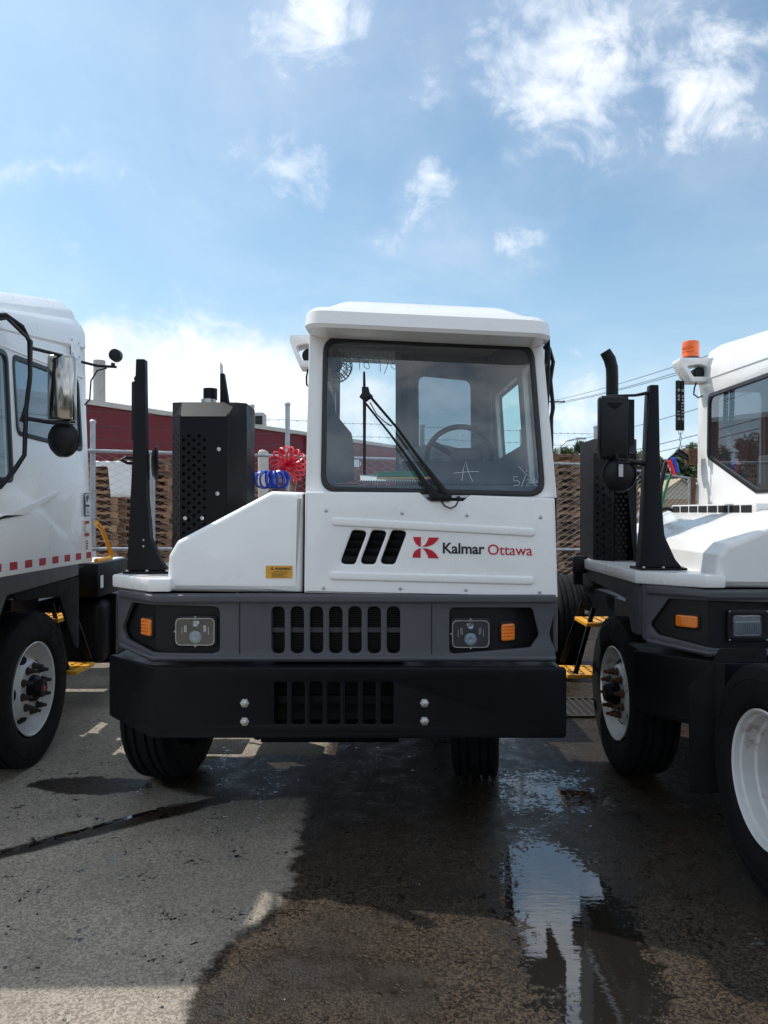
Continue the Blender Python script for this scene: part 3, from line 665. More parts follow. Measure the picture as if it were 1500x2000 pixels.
    front('windshield_gasket', gk, [gi], lambda x, z: FZ(z)-.012, .03, 'gasket', T, .006, 2)
    WS = front('windshield', gi, [], lambda x, z: FZ(z)+.004, .001, 'windshield_glass', T)
    # keep only one face of the pane
    b = bmesh.new(); b.from_mesh(WS.data); bmesh.ops.delete(b, geom=[f for f in b.faces if f.normal.y > -.5], context='FACES'); b.to_mesh(WS.data); b.free()
    side('cab_side', rounded([(.20,1.26,0),(1.40,1.26,.01),(1.55,1.5,.05),(back,1.62,.05),(back,2.86 if not old else 2.70,.02),(.25,2.655,.02),(.17,1.77,0)], .01), [rounded([(.36,1.80,.03),(1.15,1.80,.05),(back-.20,2.08,.06),(back-.20,2.54,.06),(.42,2.54,.06)], .05)], LX, .045, white, T, .008, -1)
    side('side_window_gasket', rounded([(.345,1.785,.03),(1.16,1.785,.05),(back-.185,2.075,.06),(back-.185,2.555,.06),(.405,2.555,.06)], .05), [rounded([(.375,1.815,.03),(1.14,1.815,.05),(back-.215,2.09,.06),(back-.215,2.525,.06),(.435,2.525,.06)], .05)], lambda z: LX(z)-.006, .02, 'gasket', T, .004, -1)
    def pane(name, outl, x0, m, d):
        me = bpy.data.meshes.new(name); me.from_pydata([(val(x0, p[1]), p[0], p[1]) for p in outl], [], [list(range(len(outl)))]); me.update()
        return finish(name, me, m, T)
    pane('side_window', rounded([(.37,1.81,.03),(1.14,1.81,.05),(back-.21,2.085,.06),(back-.21,2.53,.06),(.43,2.53,.06)], .05), lambda z: LX(z)+.006, 'dark_glass' if old else 'windshield_glass', 1)
    dw = [rounded([(.27,1.815),(.63,1.815),(.65,2.50),(.34,2.50)], .05), rounded([(.73,2.08),(1.70,2.06),(1.70,2.52),(.73,2.50)], .06)]
    cs = side('cab_side', rounded([(.20,1.26,0),(back,1.26,.02),(back,2.81 if not old else 2.64,.02),(.25,2.595,.02),(.17,1.76,0)], .01), dw, RX, .045, white, T, .008, 1)
    for w_ in ([(.255,1.80),(.645,1.80),(.665,2.515),(.325,2.515)], [(.715,2.065),(1.715,2.045),(1.715,2.535),(.715,2.515)]):
        inn = [(a + (.028 if a < (w_[0][0]+w_[1][0])/2 else -.028), b_ + (.028 if b_ < 2.3 else -.028)) for a, b_ in w_]
        side('side_window_gasket', rounded(w_, .06), [rounded(inn, .045)], lambda z: RX(z)+.005, .016, 'gasket', T, .003, 1)
        pane('side_window', rounded(inn, .045), lambda z: RX(z)-.008, 'tinted_glass' if left else 'teal_glass', 1)
    # rear wall with the sliding door open, roof lining, floor
    yr = back - .02
    front('cab_rear', [(-.15,1.26),(1.15,1.26),(1.09,2.62),(-.14,2.88),(-.14,2.66)] if False else [(-.13,1.26),(1.12,1.26),(1.09,2.86 if not old else 2.68),(-.12,2.90 if not old else 2.72)],
          [rounded([(-.105,1.5),(.335,1.5),(.345,2.80 if not old else 2.6),(-.10,2.83 if not old else 2.6)], .02), rounded([(.505,2.08),(.900,2.07),(.895,2.58 if old else 2.66),(.500,2.60 if old else 2.70)], .06)], yr, .03, white, T, .004)
    for nm, oo, hh in (('rear_door', [(.35,1.5),(1.03,1.5),(1.02,2.83 if not old else 2.65),(.36,2.84 if not old else 2.66)], [rounded([(.510,2.09),(.895,2.08),(.890,2.57 if old else 2.65),(.505,2.59 if old else 2.69)], .055)]),):
        front(nm, oo, hh, yr-.05, .035, 'trim_grey', T, .006)
    me = bpy.data.meshes.new('rear_window'); q_ = rounded([(.505,2.085),(.90,2.075),(.895,2.655),(.50,2.695)], .055)
    me.from_pydata([(a, yr-.03, b_) for a, b_ in q_], [], [list(range(len(q_)))]); finish('rear_window', me, 'tinted_glass', T)
    pieces(MB().box(.335,.375,yr-.075,yr-.052,1.5,2.86 if not old else 2.65).box(.43,.47,yr-.075,yr-.052,1.5,2.84 if not old else 2.65), 'door_post', 'trim_grey', T)
    side('cab_lining', [(.27,1.80),(back-.06,1.80),(back-.06,2.84 if not old else 2.66),(.30,2.66)], [dw[0], dw[1]], lambda z: RX(z)-.05, .006, 'trim_grey', T, 0, 1)
    side('cab_lining', [(.27,1.55),(back-.06,1.55),(back-.06,2.86 if not old else 2.68),(.30,2.70)], [rounded([(.37,1.81,.03),(1.14,1.81,.05),(back-.21,2.085,.06),(back-.21,2.53,.06),(.43,2.53,.06)], .05)], lambda z: LX(z)+.055, .02, 'trim_grey', T, .004, -1)
    MB().box(-.11,1.08,.24,back-.03,1.262,1.29).build('cab_floor', 'trim_dark', T)
    MB().box(-.112,1.07,.30,.34,2.58,2.66).build('header_trim', 'trim_grey', T)
    # ---- roof: visor tier and raised tier, rising towards the rear
    def ring(z, ins, y0=0., n=7, rc=.13, rise=0.):
        o_ = rounded([(-.155+ins, back+.02-ins*.3),(-.155+ins, y0+ins,rc*.9),(1.100-ins, y0+ins, rc*.9),(1.100-ins, back+.02-ins*.3)], .03, n)
        return [(a, b_, z + slope(a) + (rise+(.05 if old else .20))*min(max((b_-.30)/1.25, 0), 1)) for a, b_ in o_]
    loft([ring(2.66,.055,.20), ring(2.578,.050,.20), ring(2.578,.035,.0), ring(2.580,.012,.0), ring(2.598,.0,.0), ring(2.665,.006,.01,rise=.03), ring(2.692,.028,.02,rise=.05), ring(2.700,.060,.05,rise=.08), ring(2.702,.085,.08,rise=.085)], white, 'roof', T, False, False, 28)
    loft([ring(2.690,.070,.06,rise=.07), ring(2.722,.080,.08,rise=.09), ring(2.742,.098,.09,rise=.10), ring(2.788,.165,.12,rise=.10), ring(2.800,.20,.15,rise=.10)], white, 'roof_cap', T, False, True, 28)
    from_data('roof_lining', [(-.10,.27,2.645),(1.05,.27,2.60),(1.02,back-.05,2.90 if not old else 2.70),(-.07,back-.05,2.94 if not old else 2.74)], [[0,1,2,3]], 'trim_grey', T)
    # ---- lower front panel with pressed ribs and louvres
    lou = []
    for k in range(3):
        u0 = 663 + 39*k; lou.append(rounded([A2(u0,1102,3.8), A2(u0+30,1103,3.8), A2(u0+55,1037,3.8), A2(u0+25,1035,3.8)], .022, 4))
    notch = [A2(596,960,3.8), A2(820,962,3.8), A2(838,977,3.8), A2(905,979,3.8), A2(918,967,3.8), A2(1084,973,3.8)]
    pan = rounded([(*A2(594,1158,3.8),.006),(*A2(1090,1168,3.8),.006)] + [(*p_, .008) for p_ in notch[::-1]], .01, 4)
    PN = front('front_panel', pan, [] if old else lou, .10, .05, white, T, .010, 3)
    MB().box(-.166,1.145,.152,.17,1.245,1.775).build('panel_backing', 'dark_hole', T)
    if not old:
        for (u0, v0, u1, v1, s_) in ((648,1018,1045,1040,1), (644,1124,1043,1134,-1)):
            a, c_ = A2(u0, v0, 3.8), A2(u1, v1, 3.8)
            dv = .022
            me = plate_mesh(rounded([(a[0], a[1]-dv, .02),(c_[0], c_[1]-dv, .02),(c_[0], c_[1]+dv, .04 if s_>0 else .02),(a[0], a[1]+dv, .04 if s_>0 else .02)], .02, 5), [], .022, .010, 3)
            mapped('pressed_rib', me, lambda u, v, w: (u, .100 - w, v), white, PN)
        for k in range(3):
            for j in range(4):
                z_ = A2(0, 1047+15*j, 3.82)[1]; x_ = A2(663+39*k+42-5.5*j*1.15, 0, 3.82)[0]
                bx_ = MB().box(x_-.075, x_+.075, -.004, .004, -.016, .016, Matrix.Translation((0, .128, z_)) @ Matrix.Rotation(R(35), 4, 'X')).build('louvre', 'black_plastic', PN)
        rv = MB().lathe([(0,.010),(.004,.0095),(.007,.005),(.007,0)], (0,0,0), 'y', 12, -1).build('rivet', 'zinc', PN)
        for i, (u, v) in enumerate(((637,997),(785,1002),(912,1006),(1056,1010),(632,1148),(782,1149),(910,1152),(1054,1156))):
            r_ = rv if i == 0 else rv.copy()
            if i: COL.objects.link(r_)
            q = A2(u, v, 3.8); r_.location = (q[0], .101, q[1])
        # emblem and lettering
        E = lambda zx, zy: A2(780 + zx/5.357, 1020 + zy/5.357, 3.8)
        yl = .0975
        P1 = [(143,153),(226,155),(224,258),(195,246),(170,222),(153,192)]
        P2 = [(308,158),(416,160),(385,205),(345,236),(295,253),(235,259),(268,235),(290,203)]
        P3 = [(224,272),(222,372),(137,370),(142,335),(160,303),(190,281)]
        P4 = [(237,272),(290,276),(340,293),(380,327),(413,378),(305,376),(292,340),(270,300)]
        em = None
        for P_ in (P1, P2, P3, P4):
            front('emblem', [E(*p_) for p_ in P_], (), yl, .002, 'logo_red', PN)
        def tx(zx, zy): 
            q = E(zx, zy); return lambda a, b_: (q[0]+a, yl, q[1]+b_-.022*a)
        sheet_text('lettering', 'Kalmar', .0765, tx(446,322), 'ink', PN, off=.0016, space=.97)
        sheet_text('lettering', 'Ottawa', .0765, tx(918,338), 'logo_red', PN, off=.0004, space=.99)
    # ---- wipers
    WM = rbox('wiper_motor_cover', A(838,0,3.8)[0], A(882,0,3.8)[0], .075, .14, 1.735, 1.778, 'black_plastic', T, .012, 2)
    yw = .07
    def wp(u, v, d=0.): q = A(u, v, 3.78); return (q[0], FZ(q[2]) - .065 + d, q[2])
    ar = MB(); ar.tube([wp(851,968), wp(826,938), wp(796,893), wp(762,846), wp(714,785)], [.019,.015,.008,.006,.006], 6); ar.build('wiper_arm', 'black_plastic', WM)
    ar = MB(); ar.tube([wp(872,966), wp(845,930), wp(812,885), wp(775,833), wp(722,770)], [.018,.014,.0085,.007,.007], 6); ar.build('wiper_arm', 'black_plastic', WM)
    front('wiper_joint', rounded([wp(706,752)[::2], wp(719,752)[::2], wp(722,764)[::2], wp(729,771)[::2], wp(714,782)[::2], wp(701,772)[::2], wp(706,764)[::2]], .004, 3), (), FZ(2.25)-.075, .025, 'black_plastic', WM, .004)
    MB().tube([wp(710,718,.035), wp(711,780,.03), wp(711,925,.04)], [.006,.0095,.0065], 6).build('wiper_blade', 'black_plastic', WM)
    MB().tube([wp(722,782,.01), wp(735,805,.02), wp(752,822,.01), wp(765,830,.0)], .003, 5).build('washer_hose', 'black_plastic', WM)
    MB().tube([(A(862,978,3.78)[0],.085,1.737), A(868,988,3.78), A(880,993,3.78), A(890,988,3.78), A(897,975,3.78)], .004, 6).lathe([(0,.012),(.008,.011),(.01,0)], (A(897,973,3.8)[0], .14, A(897,973,3.8)[2]), 'y', 12, -1).build('washer_tube', 'black_plastic', WM)
    # ---- frame, wheels and rear
    for s_ in (-.42, .42): MB().box(s_-.04, s_+.04, .35, 5.6, .62, .88).build('frame_rail', 'black_steel', T)
    MB().box(-.95,.95,1.03,1.13,.40,.52).build('front_axle', 'black_steel', T)
    MB().box(-.37,.37,.45,2.2,.50,1.25).build('engine', 'dark_hole', T); MB().box(-.37,.37,2.3,2.36,.45,.95).build('cross_member', 'black_steel', T)  # engine block and cross member, sized to keep light out under the truck
    q = MB(); q.tube([(-.42,.30,.51),(.33,.30,.51)], .035, 10).tube([(-.42,.36,.45),(.33,.36,.45)], .03, 8).tube([(-.42,.29,.52),(-.44,.36,.46)], .03, 8).build('tow_bar', 'black_steel', T)
    st_ = R(-9) if main else 0
    wheel(T, (-1.09 if main else -1.005, 1.08, .495), -1, 'front', 'rusty_rim' if old else 'rim_white', st_, 'rust' if old else 'nut_dark')
    wheel(T, (.845 if main else .95, 1.08, .495), 1, 'front', 'rim_white', st_)
    for s_ in (-1, 1):
        wheel(T, (s_*1.02, 4.3, .495), s_, 'rear'); wheel(T, (s_*.70, 4.3, .495), s_, 'rear')
    MB().box(-1.1,1.1,4.25,4.35,.44,.56).build('rear_axle', 'black_steel', T)
    fw = flat('fifth_wheel', rounded([(-.46,3.7),(.46,3.7),(.46,4.5),(.12,4.75),(.08,4.3),(-.08,4.3),(-.12,4.75),(-.46,4.5)], .05), (), 1.10, .06, 'black_steel', T, .006)
    MB().box(-.5,.5,3.9,4.3,.88,1.04).build('fifth_wheel_base', 'black_steel', T)
    flat('rear_deck', rect(-.55,.55,2.15,3.5,.03), (), .92, .03, 'black_steel', T, .004)
    # battery box, tank and steps behind the front wheels
    tk = rbox('tank', .62, 1.02, 2.42, 3.35, .38, .92, 'black_plastic', T, .08, 4)
    pieces(MB().box(.56,1.06,2.60,2.64,.36,.94).box(.56,1.06,3.1,3.14,.36,.94), 'tank_strap', 'black_steel', tk)
    bx2 = rbox('battery_box', .60, 1.04, 2.25, 2.95, .95, 1.22, 'black_steel', T, .01)
    MB().box(1.0405,1.043,2.30,2.36,1.02,1.12).build('box_label', 'paper', bx2)
    MB().box(.60,1.02,2.27,2.93,1.222,1.232).build('box_lid', 'sheet_white', bx2)
    for s_, x_ in ((1, .92), (-1, -1.10)):
        pieces(MB().bar((x_+s_*.14,1.62,.50),(x_-s_*.02,1.72,.96),.012,.04).bar((x_+s_*.14,2.02,.50),(x_-s_*.02,2.02,.96),.012,.04), 'step_rail', 'black_steel', T)
        for (xs_, z_) in ((x_+s_*.06,.485), (x_-s_*.08,.86)):
            tr = rbox('step', xs_-.13, xs_+.13, 1.66, 2.00, z_-.03, z_, 'yellow_paint', T, .006)
            for i in range(3):
                for j in range(5): MB().lathe([(0,.012),(.003,.012)], (xs_-.07+.07*i, 1.71+.06*j, z_+.0005), 'z', 8).build('tread_hole', 'dark_hole', tr) if (left or old) else None
        MB().box(x_-.30*s_-.02, x_-.30*s_+.02, 1.62, 2.06, .30, 1.0).build('step_back', 'black_steel', T)
    gh = MB().tube([(1.16,1.90,1.55),(1.16,2.02,1.50),(1.16,2.22,1.30),(1.16,2.22,1.275),(1.16,2.19,1.265),(1.16,1.90,1.265)], .018, 8).build('grab_handle', 'yellow_paint', T)
    # ---- mirror post on the deck
    ph = 2.53 if not old else 2.375
    yp = .42
    po = rounded([(-1.178,1.352,.004),(-.945,1.352,.004),(-.985,1.40,.04),(-1.045,1.53,.12),(-1.068,1.80,.05),(-1.078,ph,.008),(-1.128,ph,.008),(-1.142,2.1,0)], .005, 5)
    P = front('mirror_post', po, (), yp, .055, 'guard_black', T, .005)
    side('post_web', [(yp+.02,1.352),(yp+.14,1.352),(yp+.10,1.6),(yp+.07,ph-.05),(yp+.02,ph-.05)], (), lambda z: -1.165 + .03*(z-1.35), .010, 'guard_black', P, .002, -1)
    MB().box(-1.19,-.93,yp-.03,yp+.16,1.339,1.352).build('post_foot', 'guard_black', P)
    for (x_, y_) in ((-1.17, yp-.018), (-1.06, yp-.018), (-.95, yp-.018)): MB().lathe([(0,.009),(.008,.008),(.009,0)], (x_, y_, 1.352), 'z', 6).build('foot_bolt', 'zinc', P)
    if old:
        mirror_pair(T, -1.32, yp+.02, 2.14, .17, .36, chrome=False, round_at=(.035,-.265), rr=.10)
        pieces(MB().tube([(-1.10,yp+.03,2.30),(-1.12,yp+.02,2.335),(-1.20,yp+.03,2.32),(-1.36,yp+.05,2.318)], [.014,.012,.008,.008], 8).tube([(-1.12,yp+.03,1.93),(-1.22,yp+.03,1.945),(-1.32,yp+.04,1.965)], .014, 8).tube([(-1.32,yp+.01,1.99),(-1.30,yp-.01,1.94),(-1.24,yp-.0,1.94)], .007, 6), 'mirror_arm', 'black_plastic', T)
        MB().box(-1.305,-1.28,yp+.0,yp+.012,1.86,1.93).build('mirror_clamp', 'zinc', T)
    else:
        rbox('mirror', -1.175, -1.145, yp+.06, yp+.24, 2.08, 2.42, 'black_plastic', T, .012, 3)
        pieces(MB().tube([(-1.10,yp+.05,2.44),(-1.13,yp+.06,2.455),(-1.16,yp+.10,2.44),(-1.16,yp+.14,2.40)], .012, 8).tube([(-1.12,yp+.06,1.98),(-1.19,yp+.02,1.985),(-1.215,yp+.01,1.97),(-1.19,yp+.05,1.955),(-1.12,yp+.08,1.955)], .009, 8), 'mirror_arm', 'black_plastic', T)
        r_ = MB().lathe([(-.025,.03),(-.02,.07),(.0,.10),(.01,.10),(.012,0)], (0,0,0), 'x', 32).build('round_mirror', 'black_plastic', T, 40)
        r_.location = (-1.06, yp+.14, 1.96); r_.rotation_euler = (0, 0, R(20))
        for k in range(2): MB().lathe([(0,.006),(.004,.005),(.004,0)], (-1.085, yp, 1.49+.035*k), 'y', 8, -1).build('post_bolt', 'zinc', P)
    # ---- exhaust guard and stack
    if old:
        guard(T, (-1.19,-1.10,-.955,-.885), 1.16, 2.16, dots=False)
        MB().lathe([(0,.013),(.008,.012),(.009,0)], (-.93, 1.22, 1.64), 'y', 10, -1).build('bolt', 'zinc', T)
        MB().box(-1.10,-.93,1.27,1.50,1.30,2.42).build('stack_box', 'guard_black', T)
        c0 = at(1201, 790, 5.2); 
        pts = [(-1.035,1.42,2.3),(-1.035,1.42,2.60),(-1.037,1.42,2.66),(-1.052,1.42,2.72),(-1.085,1.42,2.775)]
        MB().tube(pts, [.042,.042,.042,.042,.038], 16, caps=False).build('exhaust_stack', 'black_steel', T)
    else:
        guard(T, (-1.18,-1.08,-.777,-.685), 1.15, 2.42)
        MB().lathe([(2.38,.052),(2.46,.052)], (-.965,1.45,0), 'z', 20).build('stack_clamp', 'zinc', T)
        MB().lathe([(2.46,.048),(2.535,.048),(2.535,.040),(2.45,.040)], (-.955,1.45,0), 'z', 20).build('exhaust_stack', 'black_steel', T)
        pl = front('stack_plate', [(-.862,2.40),(-.80,2.40),(-.835,2.62),(-.862,2.62)], (), 1.33, .05, 'guard_black', T, .003)
        front('plate_tip', [(-.862,2.621),(-.842,2.621),(-.846,2.68),(-.864,2.70)], (), 1.34, .006, 'zinc', pl)
    # ---- driver's mirror on the other side of the cab
    mz = 2.30
    if left:
        mx_, my_ = 1.46, .78
        pieces(MB().tube([(1.12,.30,2.62),(1.20,.45,2.66),(1.23,.58,2.63),(1.255,.62,2.56),(1.25,.64,2.38),(1.225,.64,2.2),(1.225,.62,1.95),(1.19,.56,1.86),(1.165,.45,1.77)], .014, 8).tube([(1.25,.64,2.53),(1.39,.78,2.512)], .010, 6).tube([(1.225,.64,2.15),(1.32,.74,2.14),(1.44,.76,2.135)], .012, 6), 'mirror_arm', 'black_plastic', T)
        MB().tube([(1.12,.32,2.60),(1.20,.46,2.650),(1.265,.62,2.56),(1.255,.63,2.35),(1.24,.63,2.25),(1.20,.63,2.13)], .012, 6).build('mirror_cable', 'gasket', T)
        mirror_pair(T, 1.375, .76, 2.335, .165, .37, round_at=(.01, -.285), rr=.098)
    elif main:
        pieces(MB().tube([(1.09,.22,2.60),(1.115,.24,2.595),(1.13,.30,2.56),(1.135,.32,2.40),(1.125,.32,2.2),(1.13,.32,2.05)], .016, 8).tube([(1.09,.30,2.57),(1.15,.34,2.57),(1.175,.36,2.50),(1.16,.36,2.40),(1.175,.36,2.25),(1.14,.34,2.08)], .011, 6).tube([(1.09,.27,2.44),(1.12,.30,2.48),(1.13,.32,2.46)], .014, 6), 'mirror_arm', 'black_plastic', T)
        rbox('mirror', 1.105, 1.125, .34, .52, 2.12, 2.45, 'black_plastic', T, .01, 2)
        r_ = MB().lathe([(-.03,.02),(-.02,.065),(.0,.10),(.012,.10),(.013,0)], (0,0,0), 'x', 32).build('round_mirror', 'black_plastic', T, 40)
        r_.location = (1.165, .42, 2.06); r_.rotation_euler = (0, 0, R(-8)); r_.scale = (1.2, 1, 1)
    return T

def raise_cab(T, k):
    for o_ in T.children:
        if o_.type == 'MESH' and o_.location.length < 1e-6:
            for v in o_.data.vertices:
                if v.co.x > -.22 and v.co.z > 1.80: v.co.z = 1.80 + (v.co.z - 1.80)*k
main = truck('white terminal tractor in the middle, black bumper and dark grey grille, cab beside sloping hood', (X0, Y0, 0), 'main')
left = truck('white terminal tractor at the left edge, red and white tape along its cab side', (X0-3.14, Y0+.15, 0), 'left', scale=(1, 1, 1.03))
raise_cab(left, 1.09)
old = truck('older white terminal tractor with orange beacon, rusty wheel and rectangular halogen headlight, on the right', (X0+2.88, Y0+.07, 0), 'old', 'old_white_paint', scale=(1, 1, 1.01))

#@@DETAILS
# ------------------------------------------------------------------ middle truck: things of its own
def camera_bracket(T, x, y, z, w, h, beacon=False):
    br = front('lamp_bracket', rounded([(x-w*.62,z-h/2,.01),(x,z-h/2,0),(x,z+h/2,0),(x-w,z+h/2,.01),(x-w,z+h*.30,.0)], .008), [rounded([(x-w*.55,z-h*.30,.01),(x-w*.10,z-h*.30,.01),(x-w*.08,z+h*.12,.05),(x-w*.35,z+h*.24,.06),(x-w*.80,z+h*.16,.02)], .02, 5)], y, .16, 'white_paint' if not beacon else 'old_white_paint', T, .005)
    MB().lathe([(-.03,.035),(-.02,.045),(.04,.045),(.05,.03)], (x-w*.30, y+.07, z-h*.10), 'y', 20).build('work_lamp', 'black_plastic', br)
    MB().tube([(x-w*.35,y+.07,z-h*.45),(x-w*.42,y+.07,z-h*.75),(x-w*.42,y+.08,z-h*.98),(x-w*.25,y+.09,z-h*1.12),(x-w*.02,y+.10,z-h*.95),(x,y+.10,z-h*.75)], .006, 6).build('lamp_cable', 'gasket', br)
    return br
q = A(604, 685, 4.5)
camera_bracket(main, -.158, .80, q[2], .165, .195)
coil(main, 'air_hose', A(562, 908, 5.62), .072, .068, 14, R(-75), R(225), 'hose_red', th=.0072)
coil(main, 'air_hose', A(531, 937, 5.56), .062, .055, 17, R(0), R(340), 'hose_blue', 'z')
pieces(MB().tube([A(578,935,5.62), A(575,965,5.7), A(572,1010,5.75)], .008, 6).tube([A(556,935,5.6), A(560,970,5.7), A(562,1010,5.75)], .008, 6), 'hose_stand', 'zinc', main)
# cab interior
dash = loft([[(-.11,.24,z_),(1.07,.24,z_),(1.07,y_,z2),(-.11,y_,z2)] for z_, y_, z2 in ((1.30,.60,1.30),(1.80,.62,1.80),(1.822,.58,1.835))], 'trim_dark', 'dashboard', main)
bevel_obj(dash, .015)
for (u0, u1) in ((642,700),(850,935),(945,1045)): MB().box(A(u0,0,4.0)[0], A(u1,0,4.0)[0], .30, .318, 1.826, 1.832).build('defrost_slot', 'dark_hole', dash)
pod = loft([[(a, b_, z_) for a, b_ in ((.40-i_,.36+i_),(1.04-i_,.36+i_),(1.04-i_,.66),(.40-i_*.2,.66))] for z_, i_ in ((1.82,0),(1.90,.02),(1.965,.07))], 'trim_dark', 'instrument_pod', main); bevel_obj(pod, .02)
pd2 = rbox('instrument_binnacle', .635, .815, .50, .68, 1.95, 2.045, 'trim_dark', main, .03, 3)
c_ = Vector(A(897, 893, 4.45)); tl = Matrix.Translation(c_) @ Matrix.Rotation(R(-62), 4, 'X')
sw = MB(); sw.tube([tl @ Vector((.195*math.cos(2*math.pi*k/40), .195*math.sin(2*math.pi*k/40), 0)) for k in range(40)], .016, 8, closed=True)
for a in (90, 210, 330): sw.tube([tl @ Vector((0,0,-.03)), tl @ Vector((.19*math.cos(R(a)), .19*math.sin(R(a)), 0))], .018, 6)
sw.lathe([(-.05,.05),(.0,.055),(.01,.04),(.01,0)], (0,0,0), 'z', 16)
for i in range(len(sw.v)-64, len(sw.v)): sw.v[i] = tuple(tl @ Vector(sw.v[i]))
sw.build('steering_wheel', 'trim_dark', main)
se = rbox('seat_back', .36, .80, 1.20, 1.34, 1.55, 2.10, 'seat', main, .06, 4)
rbox('seat_cushion', .34, .82, .80, 1.25, 1.50, 1.64, 'seat', main, .05, 3)
wr = MB()
random.seed(3)
gx = [[(.35+.46*i/14, 1.185 - .02*random.random() , 1.98+.145*j/8 - (.06*((i-7)/7)**2)) for i in range(15)] for j in range(9)]
for row in gx:
    for p_ in row: wr.v.append(p_)
wr.f = [[j*15+i, j*15+i+1, (j+1)*15+i+1, (j+1)*15+i] for j in range(8) for i in range(14)]
wr.build('seat_wrap', 'clear_wrap', se, 10)
front('side_cover', rounded([(-.095,1.84),(.075,1.86),(.075,2.06),(.06,2.14),(.01,2.20),(-.03,2.25),(-.05,2.36),(-.095,2.38)], .01, 3), (), .62, .03, 'trim_dark', main, .005)
fan = MB().lathe([(-.05,.03),(-.045,.045),(.02,.045),(.03,.03)], (0,0,0), 'x', 20).build('cab_fan', 'trim_dark', main)
fan.location = A(652, 712, 4.15); fan.rotation_euler = (R(10), R(35), R(-55))
gb = MB()
for k in range(22):
    t = 2*math.pi*k/22; gb.tube([(.03+.05*math.sin(s*math.pi/6), .085*math.sin(s*math.pi/12*1.0+.15)*math.cos(t), .085*math.sin(s*math.pi/12+.15)*math.sin(t)) for s in range(1, 12)], .0024, 4)
for r_, a_ in ((.085,.06),(.07,.075),(.045,.082),(.06,.045)): gb.tube([(a_, r_*math.cos(2*math.pi*k/24), r_*math.sin(2*math.pi*k/24)) for k in range(24)], .0028, 4, closed=True)
gb.build('fan_guard', 'trim_dark', fan)['kind'] = 'stuff'
MB().tube([(0,0,.03),(-.01,0,.12)], .012, 6).build('fan_bracket', 'trim_dark', fan)
# papers on the dash (lie on it: a thing of their own)
def on_dash(name, pts, th, m, label, cat, z):
    o_ = flat(name, pts, (), 0, th, m, None); o_.location = (X0, Y0, z); return tag(o_, label, cat) if label else o_
pp = on_dash('spiral_manual', [(.125,.245),(.475,.245),(.475,.50),(.115,.50)], .008, 'paper', 'white spiral-bound manual lying on the dashboard behind the windshield', 'manual', 1.8485)
pp.rotation_euler = (R(10), 0, 0); pp.location = (X0, Y0, 1.803)
mb = MB()
for k in range(26): mb.box(.128+.0132*k, .134+.0132*k, .236, .246, -.009, .003)
mb.build('spiral_binding', 'trim_dark', pp)['kind'] = 'stuff'
gp = on_dash('green_packet', rounded([(.20,.33),(.46,.30),(.50,.44),(.24,.46)], .03), .028, 'card_green', 'green and white patterned packet lying on the spiral manual', 'packet', 1.90)
for k in range(6): flat('packet_print', rect(.25+.05*(k % 4), .285+.05*(k % 4), .325+.045*(k//4), .345+.05*(k//4)), (), .0015, .001, 'paper', gp)
tn = on_dash('tan_envelope', [(.21,.30),(.50,.26),(.50,.36),(.22,.38)], .012, 'card_tan', 'tan cardboard envelope under the green packet on the dash', 'envelope', 1.868)
# handwriting on the windshield
def strokes(name, S, m, w=.0018):
    mb = MB()
    for s in S:
        mb.tube([(A(u, v, 3.9)[0], FZ(A(u, v, 3.9)[2]) + .0005, A(u, v, 3.9)[2]) for u, v in s], w, 5)
    pieces(mb, name, m, main)
z_ = lambda L_: [(640 + a/10, 670 + b_/10) for a, b_ in L_]
strokes('handwriting', [z_([(430,145),(440,220)]), z_([(580,155),(610,300),(622,500)]), z_([(510,300),(600,302)]),
    z_([(800,320),(720,335),(660,280),(655,210),(720,190),(790,240),(800,310),(740,335),(700,400),(720,460),(790,490),(820,450),(790,380),(750,335)]),
    z_([(1020,330),(960,360),(890,320),(880,270),(940,200),(1000,240),(1020,320),(1025,440),(1028,545)]),
    z_([(1050,220),(1195,240),(1190,330),(1150,470),(1100,590)]), z_([(1310,240),(1265,235),(1240,290),(1265,350),(1310,375),(1240,390),(1245,440),(1300,495),(1340,470),(1330,400),(1300,370),(1320,300),(1310,240)])], 'marker')
z2 = lambda L_: [(880 + a/7.5, 890 + b_/7.5) for a, b_ in L_]
strokes('handwriting', [z2([(155,370),(175,220),(208,90),(250,240),(310,385)]), z2([(35,262),(170,247),(300,235),(405,240)]),
    z2([(960,310),(905,312),(905,380),(960,365),(995,400),(970,440),(905,440)]), z2([(1080,290),(1045,380),(1015,455)]), z2([(1090,360),(1130,350),(1130,390),(1080,450),(1140,440)]),
    z2([(1250,370),(1190,340),(1180,380),(1260,400),(1290,430),(1230,450),(1190,420),(1250,370)]), z2([(980,160),(1080,270),(1160,320)]), z2([(1200,160),(1140,245),(1080,230),(1100,200)])], 'chalk', .0011)

# ------------------------------------------------------------------ left truck: side tape, stickers, lamp
def lside(name, y0, y1, z0, z1, m, parent, d=.0015):
    return side(name, rect(y0, y1, z0, z1), (), lambda z: RX(z) + d, .0012, m, parent, 0, 1)
for k in range(9):
    lside('reflective_tape', .20+.19*k, .295+.19*k, 1.292, 1.338, 'red_tape', left); lside('reflective_tape', .296+.19*k, .389+.19*k, 1.292, 1.338, 'white_tape', left)
yb = 1.70
dc = lside('decal', yb, yb+.085, 1.60, 1.77, 'navy', left, .002); lside('decal_field', yb+.008, yb+.077, 1.685, 1.762, 'white_tape', dc, .003); lside('decal_field', yb+.008, yb+.077, 1.608, 1.668, 'white_tape', dc, .003)
lside('decal_mark', yb+.02, yb+.045, 1.705, 1.745, 'navy', dc, .004); lside('decal_mark', yb+.035, yb+.065, 1.725, 1.755, 'navy', dc, .0045)
